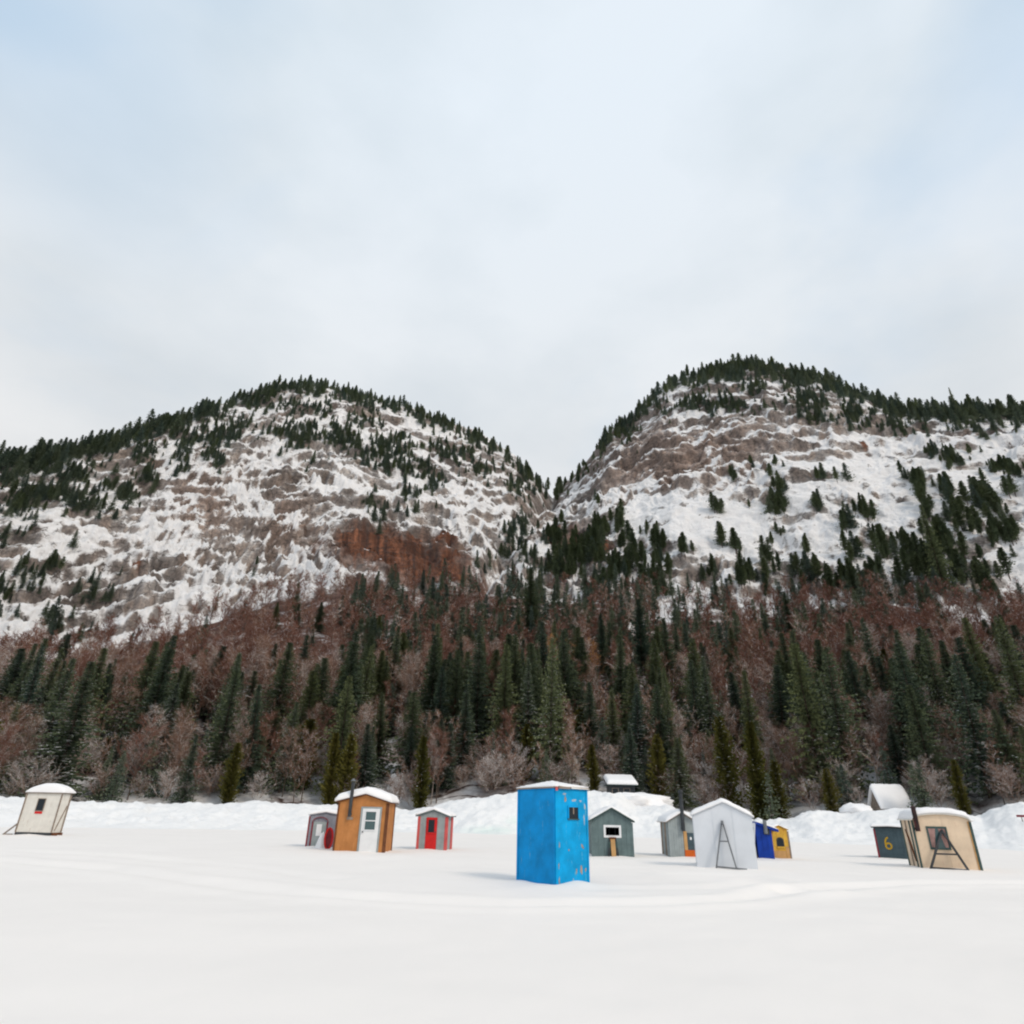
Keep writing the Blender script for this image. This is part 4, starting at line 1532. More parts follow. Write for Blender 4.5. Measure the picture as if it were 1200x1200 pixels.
class Hut:
    """front face in the local plane y = 0 looking towards -y, x to the right, the hut reaches back to y = d"""
    def __init__(s, name, px, py, wpx, yaw, label, d, cat='hut', sink=0.05, lean=0.0):
        p = ground(px, py)
        s.m = mpp(p)
        s.w, s.d = wpx * s.m / (math.cos(R_(yaw)) - (px - 600) / FPX * math.sin(R_(yaw))), d
        p.z = -sink
        s.p, s.px, s.py = p, px, py
        s.o = empty(name, p, R_(yaw))
        if lean:
            s.o.rotation_euler = (0, R_(lean), R_(yaw))
        tag(s.o, label, cat, 'ice fishing huts')

    def h(s, ty, x=None):
        """height of the point above the base line that shows at pixel row ty"""
        return height_to(s.p, s.px if x is None else x, ty) + 0.05

    def part(s, mb, name, mat, parent=None, bevel=0.0, label=None):
        return mb.build(name, mat, parent or s.o, bevel, label=label)

    def gable_walls(s, he, hp, mat, xp=0.0, t=0.03):
        w2 = s.w / 2
        prof = [(-w2, 0), (w2, 0), (w2, he), (xp, hp), (-w2, he)]
        s.he, s.hp, s.xp = he, hp, xp
        s.part(MB().prism(prof, 0, t), 'front_wall', mat)
        s.part(MB().prism(prof, s.d - t, s.d), 'back_wall', mat)
        for sg in (-1, 1):
            s.part(MB().box(sg * w2 - (t if sg > 0 else 0), sg * w2 + (0 if sg > 0 else t), t + 0.002, s.d - t - 0.002, 0, he - 0.003), 'side_wall', mat)

    def roof_fn(s, lift=0.0, over=0.0):
        w2 = s.w / 2

        def f(x, y):
            if x < s.xp:
                return s.hp + (s.he - s.hp) * (s.xp - x) / (s.xp + w2) + lift
            return s.hp + (s.he - s.hp) * (x - s.xp) / (w2 - s.xp) + lift
        return f

    def gable_roof(s, mat, ov=0.10, th=0.05, fr=0.08):
        f = s.roof_fn()
        w2 = s.w / 2
        a, b = -w2 - ov, w2 + ov
        prof = [(a, f(a, 0) + 0.004), (s.xp, s.hp + 0.004), (b, f(b, 0) + 0.004), (b, f(b, 0) + th), (s.xp, s.hp + th), (a, f(a, 0) + th)]
        s.part(MB().prism(prof, -fr, s.d + fr), 'roof', mat)
        s.rt, s.ov, s.fr = th, ov, fr

    def gable_snow(s, th, seed, extra=0.03, soft=0.2):
        f = s.roof_fn(lift=s.rt)

        def g2(x, y):
            return f(x, y)
        w2 = s.w / 2 + s.ov + extra
        return snow_cap(s.o, g2, -w2, w2, -s.fr - extra, s.d + s.fr + extra, th, edge=soft, seed=seed)

    def window(s, x, z0, z1, w_, fmat, gmat=None, fr=0.05, name='window', y=0.0, mull=None, parent=None):
        """frame, pane and glazing bars on the front wall"""
        mb = MB()
        y0, y1 = y - 0.035, y - 0.002
        mb.box(x - w_ / 2 - fr, x + w_ / 2 + fr, y0, y1, z1, z1 + fr)
        mb.box(x - w_ / 2 - fr, x + w_ / 2 + fr, y0, y1, z0 - fr, z0)
        mb.box(x - w_ / 2 - fr, x - w_ / 2, y0, y1, z0, z1)
        mb.box(x + w_ / 2, x + w_ / 2 + fr, y0, y1, z0, z1)
        if mull:
            mb.box(x - w_ / 2, x + w_ / 2, y0 + 0.004, y1, mull - 0.02, mull + 0.02)
        wf = s.part(mb, name, fmat, parent)
        cuts = [(z0, z1)] if not mull else [(z0, mull - 0.02), (mull + 0.02, z1)]
        for a, b in cuts:
            s.part(MB().box(x - w_ / 2, x + w_ / 2, y - 0.014, y - 0.004, a, b), 'pane', gmat or M_GLASS, wf)
        return wf

    def siding(s, mat, z1, n, side=None, name='siding_board', gap=0.012, xr=None, ramp_fn=None):
        """vertical boards, each its own piece, proud of the front wall"""
        x0, x1 = xr or (-s.w / 2, s.w / 2)
        bw = (x1 - x0) / n
        for i in range(n):
            a, b = x0 + i * bw + gap / 2, x0 + (i + 1) * bw - gap / 2
            f = s.roof_fn()
            prof = [(a, 0.02), (b, 0.02), (b, f(b, 0) - 0.02), (a, f(a, 0) - 0.02)]
            if a < s.xp < b:
                prof = [(a, 0.02), (b, 0.02), (b, f(b, 0) - 0.02), (s.xp, s.hp - 0.02), (a, f(a, 0) - 0.02)]
            s.part(MB().prism(prof, -0.014, -0.001), name, mat)


# 1 -- white hut with a domed snow roof, far left ------------------------------------------------
H1 = Hut('fishing_hut', 38, 979, 42, -4, 'white fishing hut with domed snow roof and small dark window, alone at the far left', 0.75)
he = H1.h(929.5)
z0 = 0.2
w2 = H1.w / 2
H1.he, H1.hp, H1.xp = he, he + 0.02, 0.0
H1.part(MB().box(-w2, w2, 0, 0.03, z0, he), 'front_wall', M_CREAM)
H1.part(MB().box(-w2, w2, H1.d - 0.03, H1.d, z0, he), 'back_wall', M_CREAM)
for sg in (-1, 1):
    H1.part(MB().box(sg * w2 - (0.03 if sg > 0 else 0), sg * w2 + (0 if sg > 0 else 0.03), 0.032, H1.d - 0.032, z0, he - .003), 'side_wall', M_CREAM)
    H1.part(MB().box(sg * w2 - 0.035, sg * w2 + 0.035, -0.04, -0.003, z0, he - 0.01), 'corner_trim', M_OLDWOOD)
H1.part(MB().box(w2 + 0.003, w2 + 0.03, H1.d - 0.1, H1.d, z0, he - 0.01), 'corner_trim', M_OLDWOOD)
H1.part(MB().bar((w2 + 0.02, 0.15, z0 + 0.1), (w2 + 0.02, H1.d - 0.15, he - 0.6), 0.05, 0.03), 'side_brace', M_OLDWOOD)
H1.part(MB().box(-w2 - 0.06, w2 + 0.08, -0.08, H1.d + 0.08, he + 0.002, he + 0.05), 'roof', M_OLDWOOD)
for yy in (0.12, H1.d - 0.25):
    H1.part(MB().box(-w2 - 0.12, w2 + 0.20, yy, yy + 0.12, 0.0, z0 - 0.002), 'skid', M_BROWN)
H1.part(MB().box(-w2 + 0.05, w2 - 0.05, -0.02, 0.08, 0.03, z0 - 0.004), 'floor_beam', M_STEEL)
H1.part(MB().bar((-w2 - 0.62, -0.05, 0.06), (-w2 - 0.02, 0.02, 0.62), 0.06).bar((-w2 - 0.64, -0.05, 0.08), (-w2 - 0.1, -0.05, 0.08), 0.05), 'tow_bar', M_OLDWOOD)
hgt = H1.h(918) - he - 0.05


def dome(x, y):
    return he + 0.05


def dome_cap(H, x0, x1, y0, y1, z, hh, seed, pw=1.0):
    xs, ys = np.linspace(x0, x1, 26), np.linspace(y0, y1, 18)
    X, Y = np.meshgrid(xs, ys)
    u = (X - (x0 + x1) / 2) / ((x1 - x0) / 2)
    v = (Y - (y0 + y1) / 2) / ((y1 - y0) / 2)
    k = np.clip(1 - np.abs(u) ** 2.0, 0, 1) ** 0.6 * np.clip(1 - np.abs(v) ** 3.5, 0, 1) ** 0.5
    top = z + 0.05 + hh * k + 0.02 * fbm(X * 2, Y * 2, 3, seed)
    V = np.concatenate([np.stack([X, Y, top], -1).reshape(-1, 3), np.stack([X, Y, 0 * top + z + 0.003], -1).reshape(-1, 3)])
    n, nx, ny = X.size, 26, 18
    F = grid_faces(ny, nx).tolist()
    F += [[b + n for b in f[::-1]] for f in F[:]]
    loop = list(range(nx)) + [nx * j + nx - 1 for j in range(1, ny)] + [nx * (ny - 1) + i for i in range(nx - 2, -1, -1)] + [nx * j for j in range(ny - 2, 0, -1)]
    for a, b in zip(loop, loop[1:] + loop[:1]):
        F.append([b, a, a + n, b + n])
    return mesh_obj('roof_snow', np_mesh('roof_snow', V, np.array(F), [SNOW_CAP], smooth=True), H.o)


dome_cap(H1, -w2 - 0.08, w2 + 0.14, -0.1, H1.d + 0.12, he + 0.05, hgt, 5)
zb = H1.h(953.5)
H1.window(-0.05, zb + 0.16, H1.h(936), 0.40, M_OLDWOOD, M_GLASS, 0.03)
H1.part(MB().box(-0.26, 0.16, -0.03, -0.004, zb, zb + 0.115), 'red_sill', M_RED)

# 2 -- grey hut with maroon trim behind the orange hut --------------------------------------------
H2 = Hut('fishing_hut', 377, 993, 37, 10, 'small lavender grey hut with maroon arched door trim, half hidden left of the orange hut', 1.5)
he = H2.h(956)
H2.gable_walls(he, he + 0.12, M_LAV)
H2.siding(M_LAV, he, 7)
w2 = H2.w / 2
for i in range(5):
    yy = 0.04 + i * (H2.d - 0.1) / 5
    H2.part(MB().box(-w2 - 0.014, -w2 - 0.001, yy, yy + (H2.d - 0.1) / 5 - 0.02, 0.02, he - 0.03), 'siding_board', M_LAV)
H2.gable_roof(M_LAV, 0.06, 0.04, 0.06)
H2.gable_snow(0.16, 3)
for sg in (-1, 1):
    H2.part(MB().box(sg * w2 - 0.05, sg * w2 + 0.02, -0.032, -0.016, 0.0, he - 0.02), 'corner_trim', M_MAROON)
xd = -w2 * 0.30
dr = H2.part(MB().box(xd - 0.30, xd + 0.30, -0.028, -0.016, 0.03, he - 0.26), 'door', M_GREY)
arch = MB()
pts = [(xd + 0.36 * math.cos(t), he - 0.28 + 0.22 * math.sin(t)) for t in np.linspace(0, math.pi, 11)]
for a, b in zip(pts[:-1], pts[1:]):
    arch.bar((a[0], -0.045, a[1]), (b[0], -0.045, b[1]), 0.03, 0.09)
arch.box(xd - 0.37, xd - 0.31, -0.05, -0.017, 0.0, he - 0.28).box(xd + 0.31, xd + 0.37, -0.05, -0.017, 0.0, he - 0.28)
H2.part(arch, 'door_frame', M_MAROON)
H2.part(MB().box(xd - 0.14, xd + 0.10, -0.045, -0.03, he - 0.85, he - 0.36), 'door_window', M_WHITE, dr)
# snow heap and a red sledge leaning by its door
pm = H2.o.matrix_basis
sl_p = ground(386, 994.5)
sledge = empty('sledge', (sl_p.x, sl_p.y - 0.35, 0), R_(5))
tag(sledge, 'dark red plastic sledge stood upright between the snow heap and the orange hut', 'sledge')
prof = [(0.17 * math.cos(t), 0.42 + 0.42 * math.sin(t)) for t in np.linspace(0, 2 * math.pi, 18, endpoint=False)]
MB().prism(prof, 0, 0.03).build('sledge_bed', M_MAROON, sledge)
rim = MB()
for a, b in zip(prof, prof[1:] + prof[:1]):
    rim.bar((a[0], -0.02, a[1]), (b[0], -0.02, b[1]), 0.08, 0.035)
rim.build('sledge_rim', M_RED, sledge)


def heap(name, px, py, wpx, hm, dm, label, cat='snow heap', seed=0, mat=None, dist=0.0):
    p = ground(px, py)
    m = mpp(p)
    rx, ry = wpx * m / 2, dm / 2
    th = np.linspace(0, 2 * np.pi, 33)[:-1]
    rr = np.linspace(0.0, 1.0, 10)
    V = [(0, 0, hm)]
    for r in rr[1:]:
        for t in th:
            k = 1 + 0.18 * float(pn(np.cos(t) * 1.7 + seed, np.sin(t) * 1.7, 7))
            z = hm * (math.cos(r * math.pi / 2) ** 0.9) * (1 + 0.2 * float(pn(r * 3 * np.cos(t) + seed, r * 3 * np.sin(t), 8))) - 0.06 * r
            V.append((rx * r * k * math.cos(t), ry * r * k * math.sin(t), z))
    F = [(0, 1 + k, 1 + (k + 1) % 32) for k in range(32)]
    for i in range(8):
        for k in range(32):
            j = (k + 1) % 32
            F.append((1 + i * 32 + k, 1 + (i + 1) * 32 + k, 1 + (i + 1) * 32 + j, 1 + i * 32 + j))
    me = bpy.data.meshes.new(name)
    me.from_pydata(V, [], F)
    me.materials.append(mat or SNOW_CAP)
    me.polygons.foreach_set('use_smooth', [True] * len(F))
    o = mesh_obj(name, me)
    o.location = p
    tag(o, label, cat)
    return o


heap('snow_heap', 378.5, 993.5, 13, 0.62, 0.6, 'small heap of snow against the door of the maroon trimmed hut', seed=2).location.y -= 0.45

# 3 -- orange plywood hut --------------------------------------------------------------------------
H3 = Hut('fishing_hut', 420, 998.5, 60, 0, 'orange plywood hut with white door, black stovepipe and thick snow on its roof', 1.9)
he, hp = H3.h(940), H3.h(931.5)
w2 = H3.w / 2
H3.gable_walls(he, hp, M_ORANGE, xp=0.08)
f3 = H3.roof_fn()
for i, (a, b) in enumerate(((-w2 + 0.05, -w2 * 0.02), (w2 * 0.10, w2 - 0.05))):
    a2, b2 = a, b
H3.part(MB().prism([(-w2 + 0.06, 0.03), (w2 * 0.02 - 0.10, 0.03), (w2 * 0.02 - 0.10, f3(w2 * 0.02 - 0.10, 0) - .03), (-w2 + 0.06, f3(-w2 + 0.06, 0) - .03)], -0.012, -0.001), 'plywood_panel', M_ORANGE)
H3.part(MB().prism([(w2 * 0.66 + 0.08, 0.03), (w2 - 0.10, 0.03), (w2 - 0.10, f3(w2 - 0.1, 0) - .03), (w2 * 0.66 + 0.08, f3(w2 * 0.66 + 0.08, 0) - .03)], -0.012, -0.001), 'plywood_panel', M_ORANGE)
H3.gable_roof(M_BROWN, 0.10, 0.05, 0.10)
snow3 = H3.gable_snow(0.30, 9, 0.06, 0.28)
H3.part(MB().box(-w2 - 0.02, -w2 + 0.05, -0.03, -0.013, 0, he - 0.03), 'corner_trim', M_BROWN)
H3.part(MB().box(w2 - 0.09, w2 + 0.02, -0.03, -0.013, 0, he - 0.03), 'corner_trim', M_BROWN)
for yy in (0.02, H3.d - 0.08):
    H3.part(MB().box(w2 + 0.002, w2 + 0.03, yy, yy + 0.07, 0, he - 0.03), 'corner_trim', M_BROWN)
xd = 10.5 * H3.m
dw = 10.5 * H3.m
hd = H3.h(947)
fr = MB()
fr.box(xd - dw - 0.07, xd - dw, -0.05, -0.013, 0, hd + 0.06).box(xd + dw, xd + dw + 0.07, -0.05, -0.013, 0, hd + 0.06).box(xd - dw, xd + dw, -0.05, -0.013, hd, hd + 0.06)
H3.part(fr, 'door_frame', M_GREY)
door = H3.part(MB().box(xd - dw + 0.005, xd + dw - 0.005, -0.042, -0.006, 0.04, hd - 0.005), 'door', M_WHITE, bevel=0.006)
za, zb_ = H3.h(972), H3.h(951)
H3.window(xd + 0.0, za, zb_, dw * 1.15, M_WHITE, M_GLASS2, 0.035, 'door_window', y=-0.043, mull=(za + zb_) / 2, parent=door)
H3.part(MB().tube((xd - dw + 0.09, -0.045, hd * 0.47), (xd - dw + 0.09, -0.10, hd * 0.47), 0.03), 'handle', M_STEEL, door)
xp_ = (405.5 - 420) * H3.m
zc = H3.h(957, 406)
pipe = MB().tube((xp_, -0.16, zc), (xp_, -0.16, H3.h(916, 409)), 0.075, 14)
pipe.tube((xp_, 0.0, zc + 0.10), (xp_, -0.16, zc + 0.10), 0.07, 12)
H3.part(pipe, 'stovepipe', M_STEEL)
H3.part(MB().tube((xp_, -0.16, H3.h(916, 409) + 0.03), (xp_, -0.16, H3.h(914, 409) + 0.06), 0.13, 14, 0.03), 'pipe_cap', M_GREYSTEEL)
H3.part(MB().box(xp_ - 0.13, xp_ + 0.13, -0.03, -0.013, zc - 0.12, zc - 0.01), 'wall_plate', M_OLDWOOD)

# 4 -- grey hut with red door ------------------------------------------------------------------------
H4 = Hut('fishing_hut', 505, 996, 34, -6, 'small grey hut with red corner boards and a red door', 1.5)
he, hp = H4.h(956), H4.h(950)
H4.gable_walls(he, hp, M_GREY, xp=0.03)
H4.siding(M_GREY, he, 6)
H4.gable_roof(M_SLATEGREEN, 0.14, 0.05, 0.10)
H4.gable_snow(0.10, 15, 0.02, 0.12)
w2 = H4.w / 2
H4.part(MB().box(-w2 - 0.03, -w2 + 0.09, -0.036, -0.016, 0, he - 0.04), 'corner_trim', M_RED2)
H4.part(MB().box(w2 - 0.09, w2 + 0.02, -0.036, -0.016, 0, he - 0.04), 'corner_trim', M_RED2)
H4.part(MB().box(w2 + 0.002, w2 + 0.03, 0.0, 0.2, 0, he - 0.04), 'corner_trim', M_RED2)
H4.part(MB().box(w2 + 0.002, w2 + 0.03, H4.d - 0.5, H4.d, 0, he - 0.04), 'side_board', M_RED2)
xd, dw = -1.0 * H4.m, 6.6 * H4.m
hd = H4.h(958)
door = H4.part(MB().box(xd - dw, xd + dw, -0.045, -0.017, 0.04, hd), 'door', M_RED, bevel=0.006)
H4.window(xd, H4.h(975.5), H4.h(960.5), dw * 1.15, M_RED, M_GLASS, 0.04, 'door_window', y=-0.047, parent=door)
H4.part(MB().tube((xd + dw * 0.75, -0.047, 0.8), (xd + dw * 0.75, -0.09, 0.8), 0.025), 'handle', M_STEEL, door)
for sx_ in (-0.55, 0.6):
    H4.part(MB().box(sx_ * w2 - 0.05, sx_ * w2 + 0.05, -0.14, 1.2, -0.02, 0.05), 'skid', M_STEEL)

# 5 -- tall blue box -----------------------------------------------------------------------------------
pc = ground(651, 1039.5)
mb_ = mpp(pc)
BW_R, BW_L = 1.12, 1.36
yawb = 17.0
hb = height_to(pc, 650, 923.0)
blue = empty('fishing_hut', (pc.x, pc.y, -0.06), R_(yawb))
tag(blue, 'tall narrow bright blue plywood hut with a tiny window, nearest to the camera', 'hut', 'ice fishing huts')
# local: corner at the origin, right face along +x in the plane y=0, left face along the line to (-lx, ly)
R1 = Vector((0.93, 0.72))
L1 = Vector((-0.95, 1.05))
cor = [Vector((0, 0)), R1, R1 + L1, L1]
blue.rotation_euler = (0, 0, 0)
h1 = hb + 0.06


def wall_prism(a, b, z0_, z1_, t, out_, parent, name, mat, z1b=None, bevel=0.0):
    """upright board from a to b (2d), standing 'out_' proud of the line, thickness t inward"""
    d = (b - a).normalized()
    nrm_ = Vector((d.y, -d.x))
    z1b = z1_ if z1b is None else z1b
    p0, p1 = a + nrm_ * out_, b + nrm_ * out_
    q0, q1 = p0 - nrm_ * t, p1 - nrm_ * t
    V = [(p0.x, p0.y, z0_), (p1.x, p1.y, z0_), (q1.x, q1.y, z0_), (q0.x, q0.y, z0_), (p0.x, p0.y, z1_), (p1.x, p1.y, z1b), (q1.x, q1.y, z1b), (q0.x, q0.y, z1_)]
    mb = MB().add(V, [(0, 3, 2, 1), (4, 5, 6, 7), (0, 1, 5, 4), (1, 2, 6, 5), (2, 3, 7, 6), (3, 0, 4, 7)])
    return mb.build(name, mat, parent, bevel)


corz = [h1, h1 - 0.0, h1 - 0.06, h1 - 0.03]
for i, mt_ in ((0, M_BLUE_LIT), (1, M_BLUE), (2, M_BLUE), (3, M_BLUE)):
    a, b = cor[i], cor[(i + 1) % 4]
    d = (b - a).normalized()
    wall_prism(a + d * 0.001, b - d * 0.022, 0.05, corz[i] - 0.01, 0.02, 0.0, blue, 'wall', mt_, corz[(i + 1) % 4] - 0.01)
# plywood sheets and battens: two sheets on each visible face, corner boards
for i, mt_, spl in ((0, M_BLUE_LIT, 0.46), (3, M_BLUE, 0.5)):
    a, b = cor[i], cor[(i + 1) % 4]
    d = b - a
    zb0, zb1 = corz[i] - 0.05, corz[(i + 1) % 4] - 0.05
    wall_prism(a + d * 0.055, a + d * 0.945, 0.09, zb0, 0.011, 0.012, blue, 'plywood_sheet', mt_, zb1)
    wall_prism(a + d * 0.004, a + d * 0.05, 0.03, zb0 + 0.03, 0.02, 0.022, blue, 'corner_board', mt_)
    wall_prism(a + d * 0.95, a + d * 0.998, 0.03, zb1 + 0.03, 0.02, 0.022, blue, 'corner_board', mt_)
    wall_prism(a + d * 0.05, a + d * 0.95, 0.01, 0.085, 0.02, 0.021, blue, 'bottom_rail', M_DGREEN if i == 3 else mt_)
# window of the blue hut, on its right face
d0 = R1.normalized()
xw = 0.63
zt, zbm = height_to(pc, 674, 946.0) + 0.06, height_to(pc, 674, 959.5) + 0.06
ww_ = 0.17
fm = MB()


def on_right(x, z, o):
    n_ = Vector((d0.y, -d0.x))
    q_ = d0 * x + n_ * o
    return (q_.x, q_.y, z)


wall_prism(d0 * (xw - ww_), d0 * (xw + ww_), zbm, zt, 0.012, 0.026, blue, 'pane', M_GLASS)
wf_ = wall_prism(d0 * (xw - ww_ - 0.03), d0 * (xw + ww_ + 0.03), zbm - 0.03, zbm - 0.001, 0.03, 0.045, blue, 'window_frame', M_DGREEN)
for (xa, xb, za_, zb2) in ((xw - ww_ - .03, xw + ww_ + .03, zt + .001, zt + .03), (xw - ww_ - .03, xw - ww_ - .001, zbm, zt), (xw + ww_ + .001, xw + ww_ + .03, zbm, zt)):
    wall_prism(d0 * xa, d0 * xb, za_, zb2, 0.03, 0.045, blue, 'window_frame', M_BLUE_LIT)
wall_prism(d0 * (xw - 0.015), d0 * (xw + 0.02), zbm + (zt - zbm) * .4, zt, 0.006, 0.034, blue, 'curtain', M_OLDWOOD)
# bare patches where the paint has come off: thin flakes of exposed wood and primer
M_PRIMER = paint_mat('pale_primer', (0.34, 0.42, 0.50), 0.7, var=0.2)
M_RAW = paint_mat('exposed_plywood', (0.36, 0.27, 0.20), 0.8, var=0.25)
prg = random.Random(5)
for (x_, z_, w_, hh_, mt_) in ((0.82, 0.42, .035, .12, M_RAW), (0.66, 0.40, .02, .10, M_RAW), (0.96, 0.42, .03, .06, M_RAW), (0.86, 1.02, .03, .05, M_RAW), (0.90, 0.96, .035, .03, M_OLDWOOD),
                               (0.11, 0.20, .025, .12, M_RAW), (0.10, 0.55, .02, .08, M_RAW), (0.12, 1.05, .018, .09, M_RAW), (0.42, 0.92, .02, .03, M_RAW), (0.33, 2.20, .035, .10, M_RAW),
                               (0.30, 2.32, .09, .03, M_PRIMER), (0.62, 2.16, .10, .035, M_PRIMER), (0.84, 2.15, .05, .03, M_PRIMER), (0.95, 1.70, .022, .16, M_PRIMER), (0.98, 2.0, .03, .10, M_PRIMER), (0.55, 0.2, .015, .05, M_PRIMER)):
    n_ = 9
    pts = []
    z_ = z_ * (h1 - 0.1) / 2.36
    for k in range(n_):
        t = 2 * math.pi * k / n_
        q = prg.uniform(0.5, 1.15)
        pts.append((x_ * 0.985 + w_ * q * math.cos(t), z_ + hh_ * q * math.sin(t)))
    pts = [(min(a_ * 1.10, 1.11), b_) for a_, b_ in pts]
    V = [on_right(a_, b_, 0.0145) for a_, b_ in pts] + [on_right(a_, b_, 0.006) for a_, b_ in pts]
    F = [tuple(range(n_)), tuple(range(2 * n_ - 1, n_ - 1, -1))] + [(k, k + n_, (k + 1) % n_ + n_, (k + 1) % n_) for k in range(n_)]
    MB().add(V, F).build('bare_patch', mt_, blue)
# roof sheet, its little ridge of snow, a broken fascia
cx_ = (R1 + L1) / 2
rf_ = MB()
ex = [c + (c - cx_).normalized() * 0.045 for c in cor]
V = [(c.x, c.y, z) for c, z in zip(ex, [q - 0.004 for q in corz])] + [(c.x, c.y, z + 0.03) for c, z in zip(ex, corz)]
rf_.add(V, [(3, 2, 1, 0), (4, 5, 6, 7), (0, 1, 5, 4), (1, 2, 6, 5), (2, 3, 7, 6), (3, 0, 4, 7)])
rf_.build('roof', M_OLDWOOD, blue)
n_ = 15
V, F = [], []
for j in range(n_):
    for i in range(n_):
        u, v = i / (n_ - 1), j / (n_ - 1)
        c = ex[0] * (1 - u) * (1 - v) + ex[1] * u * (1 - v) + ex[2] * u * v + ex[3] * (1 - u) * v
        zr_ = corz[0] * (1 - u) * (1 - v) + corz[1] * u * (1 - v) + corz[2] * u * v + corz[3] * (1 - u) * v + 0.03
        e = min(u, 1 - u, v, 1 - v) * 2
        V.append((c.x, c.y, zr_ + 0.02 + 0.19 * e ** 0.85 * (1 - 0.25 * abs(u - 0.4)) + 0.02 * float(pn(u * 3, v * 3, 5))))
V += [(v_[0], v_[1], 0) for v_ in V]
for j in range(n_):
    for i in range(n_):
        u, v = i / (n_ - 1), j / (n_ - 1)
        k = j * n_ + i
        zr_ = corz[0] * (1 - u) * (1 - v) + corz[1] * u * (1 - v) + corz[2] * u * v + corz[3] * (1 - u) * v + 0.031
        V[n_ * n_ + k] = (V[k][0], V[k][1], zr_)
F = grid_faces(n_, n_).tolist()
F += [[b + n_ * n_ for b in f[::-1]] for f in F[:]]
loop = list(range(n_)) + [n_ * j + n_ - 1 for j in range(1, n_)] + [n_ * (n_ - 1) + i for i in range(n_ - 2, -1, -1)] + [n_ * j for j in range(n_ - 2, 0, -1)]
for a, b in zip(loop, loop[1:] + loop[:1]):
    F.append([b, a, a + n_ * n_, b + n_ * n_])
mesh_obj('roof_snow', np_mesh('roof_snow', np.array(V), np.array(F), [SNOW_CAP], smooth=True), blue)
wall_prism(d0 * 0.08, d0 * 0.50, h1 - 0.02, h1 + 0.05, 0.02, 0.075, blue, 'broken_fascia', M_OLDWOOD, h1 + 0.02)
wall_prism(d0 * 0.54, d0 * 1.20, h1 - 0.01, h1 + 0.03, 0.02, 0.075, blue, 'fascia', M_CREAM, h1 + 0.01)
wall_prism(d0 * -0.03, d0 * 0.04, h1 - 0.07, h1 + 0.02, 0.02, 0.08, blue, 'red_tag', M_RED2)

# 6 -- grey green hut with framed window ----------------------------------------------------------------
H6 = Hut('fishing_hut', 718.5, 1003.5, 47, 0, 'grey green gabled hut with white framed dark window, just right of the blue box', 1.8)
he, hp = H6.h(961.5), H6.h(948)
H6.gable_walls(he, hp, M_SLATEGREEN)
H6.siding(M_SLATEGREEN, he, 7)
H6.gable_roof(M_DGREEN, 0.13, 0.06, 0.14)
H6.gable_snow(0.09, 25, 0.0, 0.10)
xw = 0.3 * H6.m
H6.window(xw, H6.h(979), H6.h(969.5), 16 * H6.m, M_WHITE, M_GLASS, 0.09)
w2 = H6.w / 2
for sg in (-1, 1):
    H6.part(MB().box(sg * w2 - 0.045, sg * w2 + 0.02 * sg + 0.035, -0.03, -0.016, 0, he - 0.08), 'corner_trim', M_SLATEGREEN)
# boards leaning under the window
bl = Vector((H6.p.x, H6.p.y, 0))
sh = empty('leaning_board', (bl.x + 0.0, bl.y - 0.25, 0), 0)
tag(sh, 'upright timber plank leaning below the window of the grey green hut', 'plank')
MB().bar((0, 0, -0.03), (0, 0.19, H6.h(984)), 5.2 * H6.m, 0.05).build('board', M_WOOD, sh, 0.004)
MB().box(-0.15, 0.15, 0.14, 0.20, H6.h(984) - 0.02, H6.h(984) + 0.05).build('cross_piece', M_BROWN, sh)
sk = empty('plough_frame', (bl.x + 0.0, bl.y - 0.12, 0), 0)
tag(sk, 'dark splayed sledge frame standing behind the timber plank of the grey green hut', 'sledge frame')
for sg in (-1, 1):
    MB().bar((sg * 5.5 * H6.m, -0.02, 0), (sg * 3.3 * H6.m, 0.075, H6.h(984)), 0.07, 0.04).build('leg', M_STEEL, sk)
MB().box(-5.0 * H6.m, 5.0 * H6.m, 0.005, 0.03, 0.06, H6.h(988)).build('back_plate', M_DGREEN, sk)

# 7 -- small grey hut with black stovepipe ---------------------------------------------------------------
H7 = Hut('fishing_hut', 802, 1004.5, 33, 4, 'grey hut with tall black stovepipe and orange door frame, left of the big white hut', 1.2)
he, hp = H7.h(963), H7.h(953)
w2 = H7.w / 2
H7.gable_walls(he, hp, M_GREY)
H7.siding(M_GREY, he, 6, xr=(-w2, w2 * 0.05))
H7.gable_roof(M_OLDWOOD, 0.10, 0.04, 0.12)
H7.gable_snow(0.16, 31, 0.04, 0.2)
for i in range(4):
    yy = 0.05 + i * (H7.d - 0.1) / 4
    H7.part(MB().box(-w2 - 0.016, -w2 - 0.001, yy, yy + (H7.d - 0.1) / 4 - 0.02, 0.02, he - 0.04), 'side_board', M_OLDWOOD if i % 2 else M_GREY)
xa = w2 * 0.06
H7.part(MB().box(xa, xa + 0.15, -0.04, -0.002, 0.3, H7.h(974)), 'door_frame', M_WOOD)
dr = H7.part(MB().box(xa + 0.16, w2 + 0.04, -0.035, -0.002, 0.34, H7.h(976)), 'door', M_SLATE)
H7.part(MB().box(xa + 0.28, xa + 0.36, -0.045, -0.036, 0.75, 0.86), 'door_notice', M_WHITE, dr)
H7.part(MB().box(xa, w2 + 0.06, -0.05, -0.002, 0.02, 0.335), 'kick_board', M_ORED)
xs_ = 0.5 * H7.m
H7.part(MB().tube((xs_, -0.14, H7.h(974)), (xs_, -0.14, H7.h(929)), 0.085, 14).tube((xs_, 0, H7.h(971)), (xs_, -0.14, H7.h(971)), 0.075), 'stovepipe', M_STEEL)
H7.part(MB().tube((xs_, -0.14, H7.h(929)), (xs_, -0.14, H7.h(925.5)), 0.13, 14, 0.10), 'pipe_cap', M_STEEL)

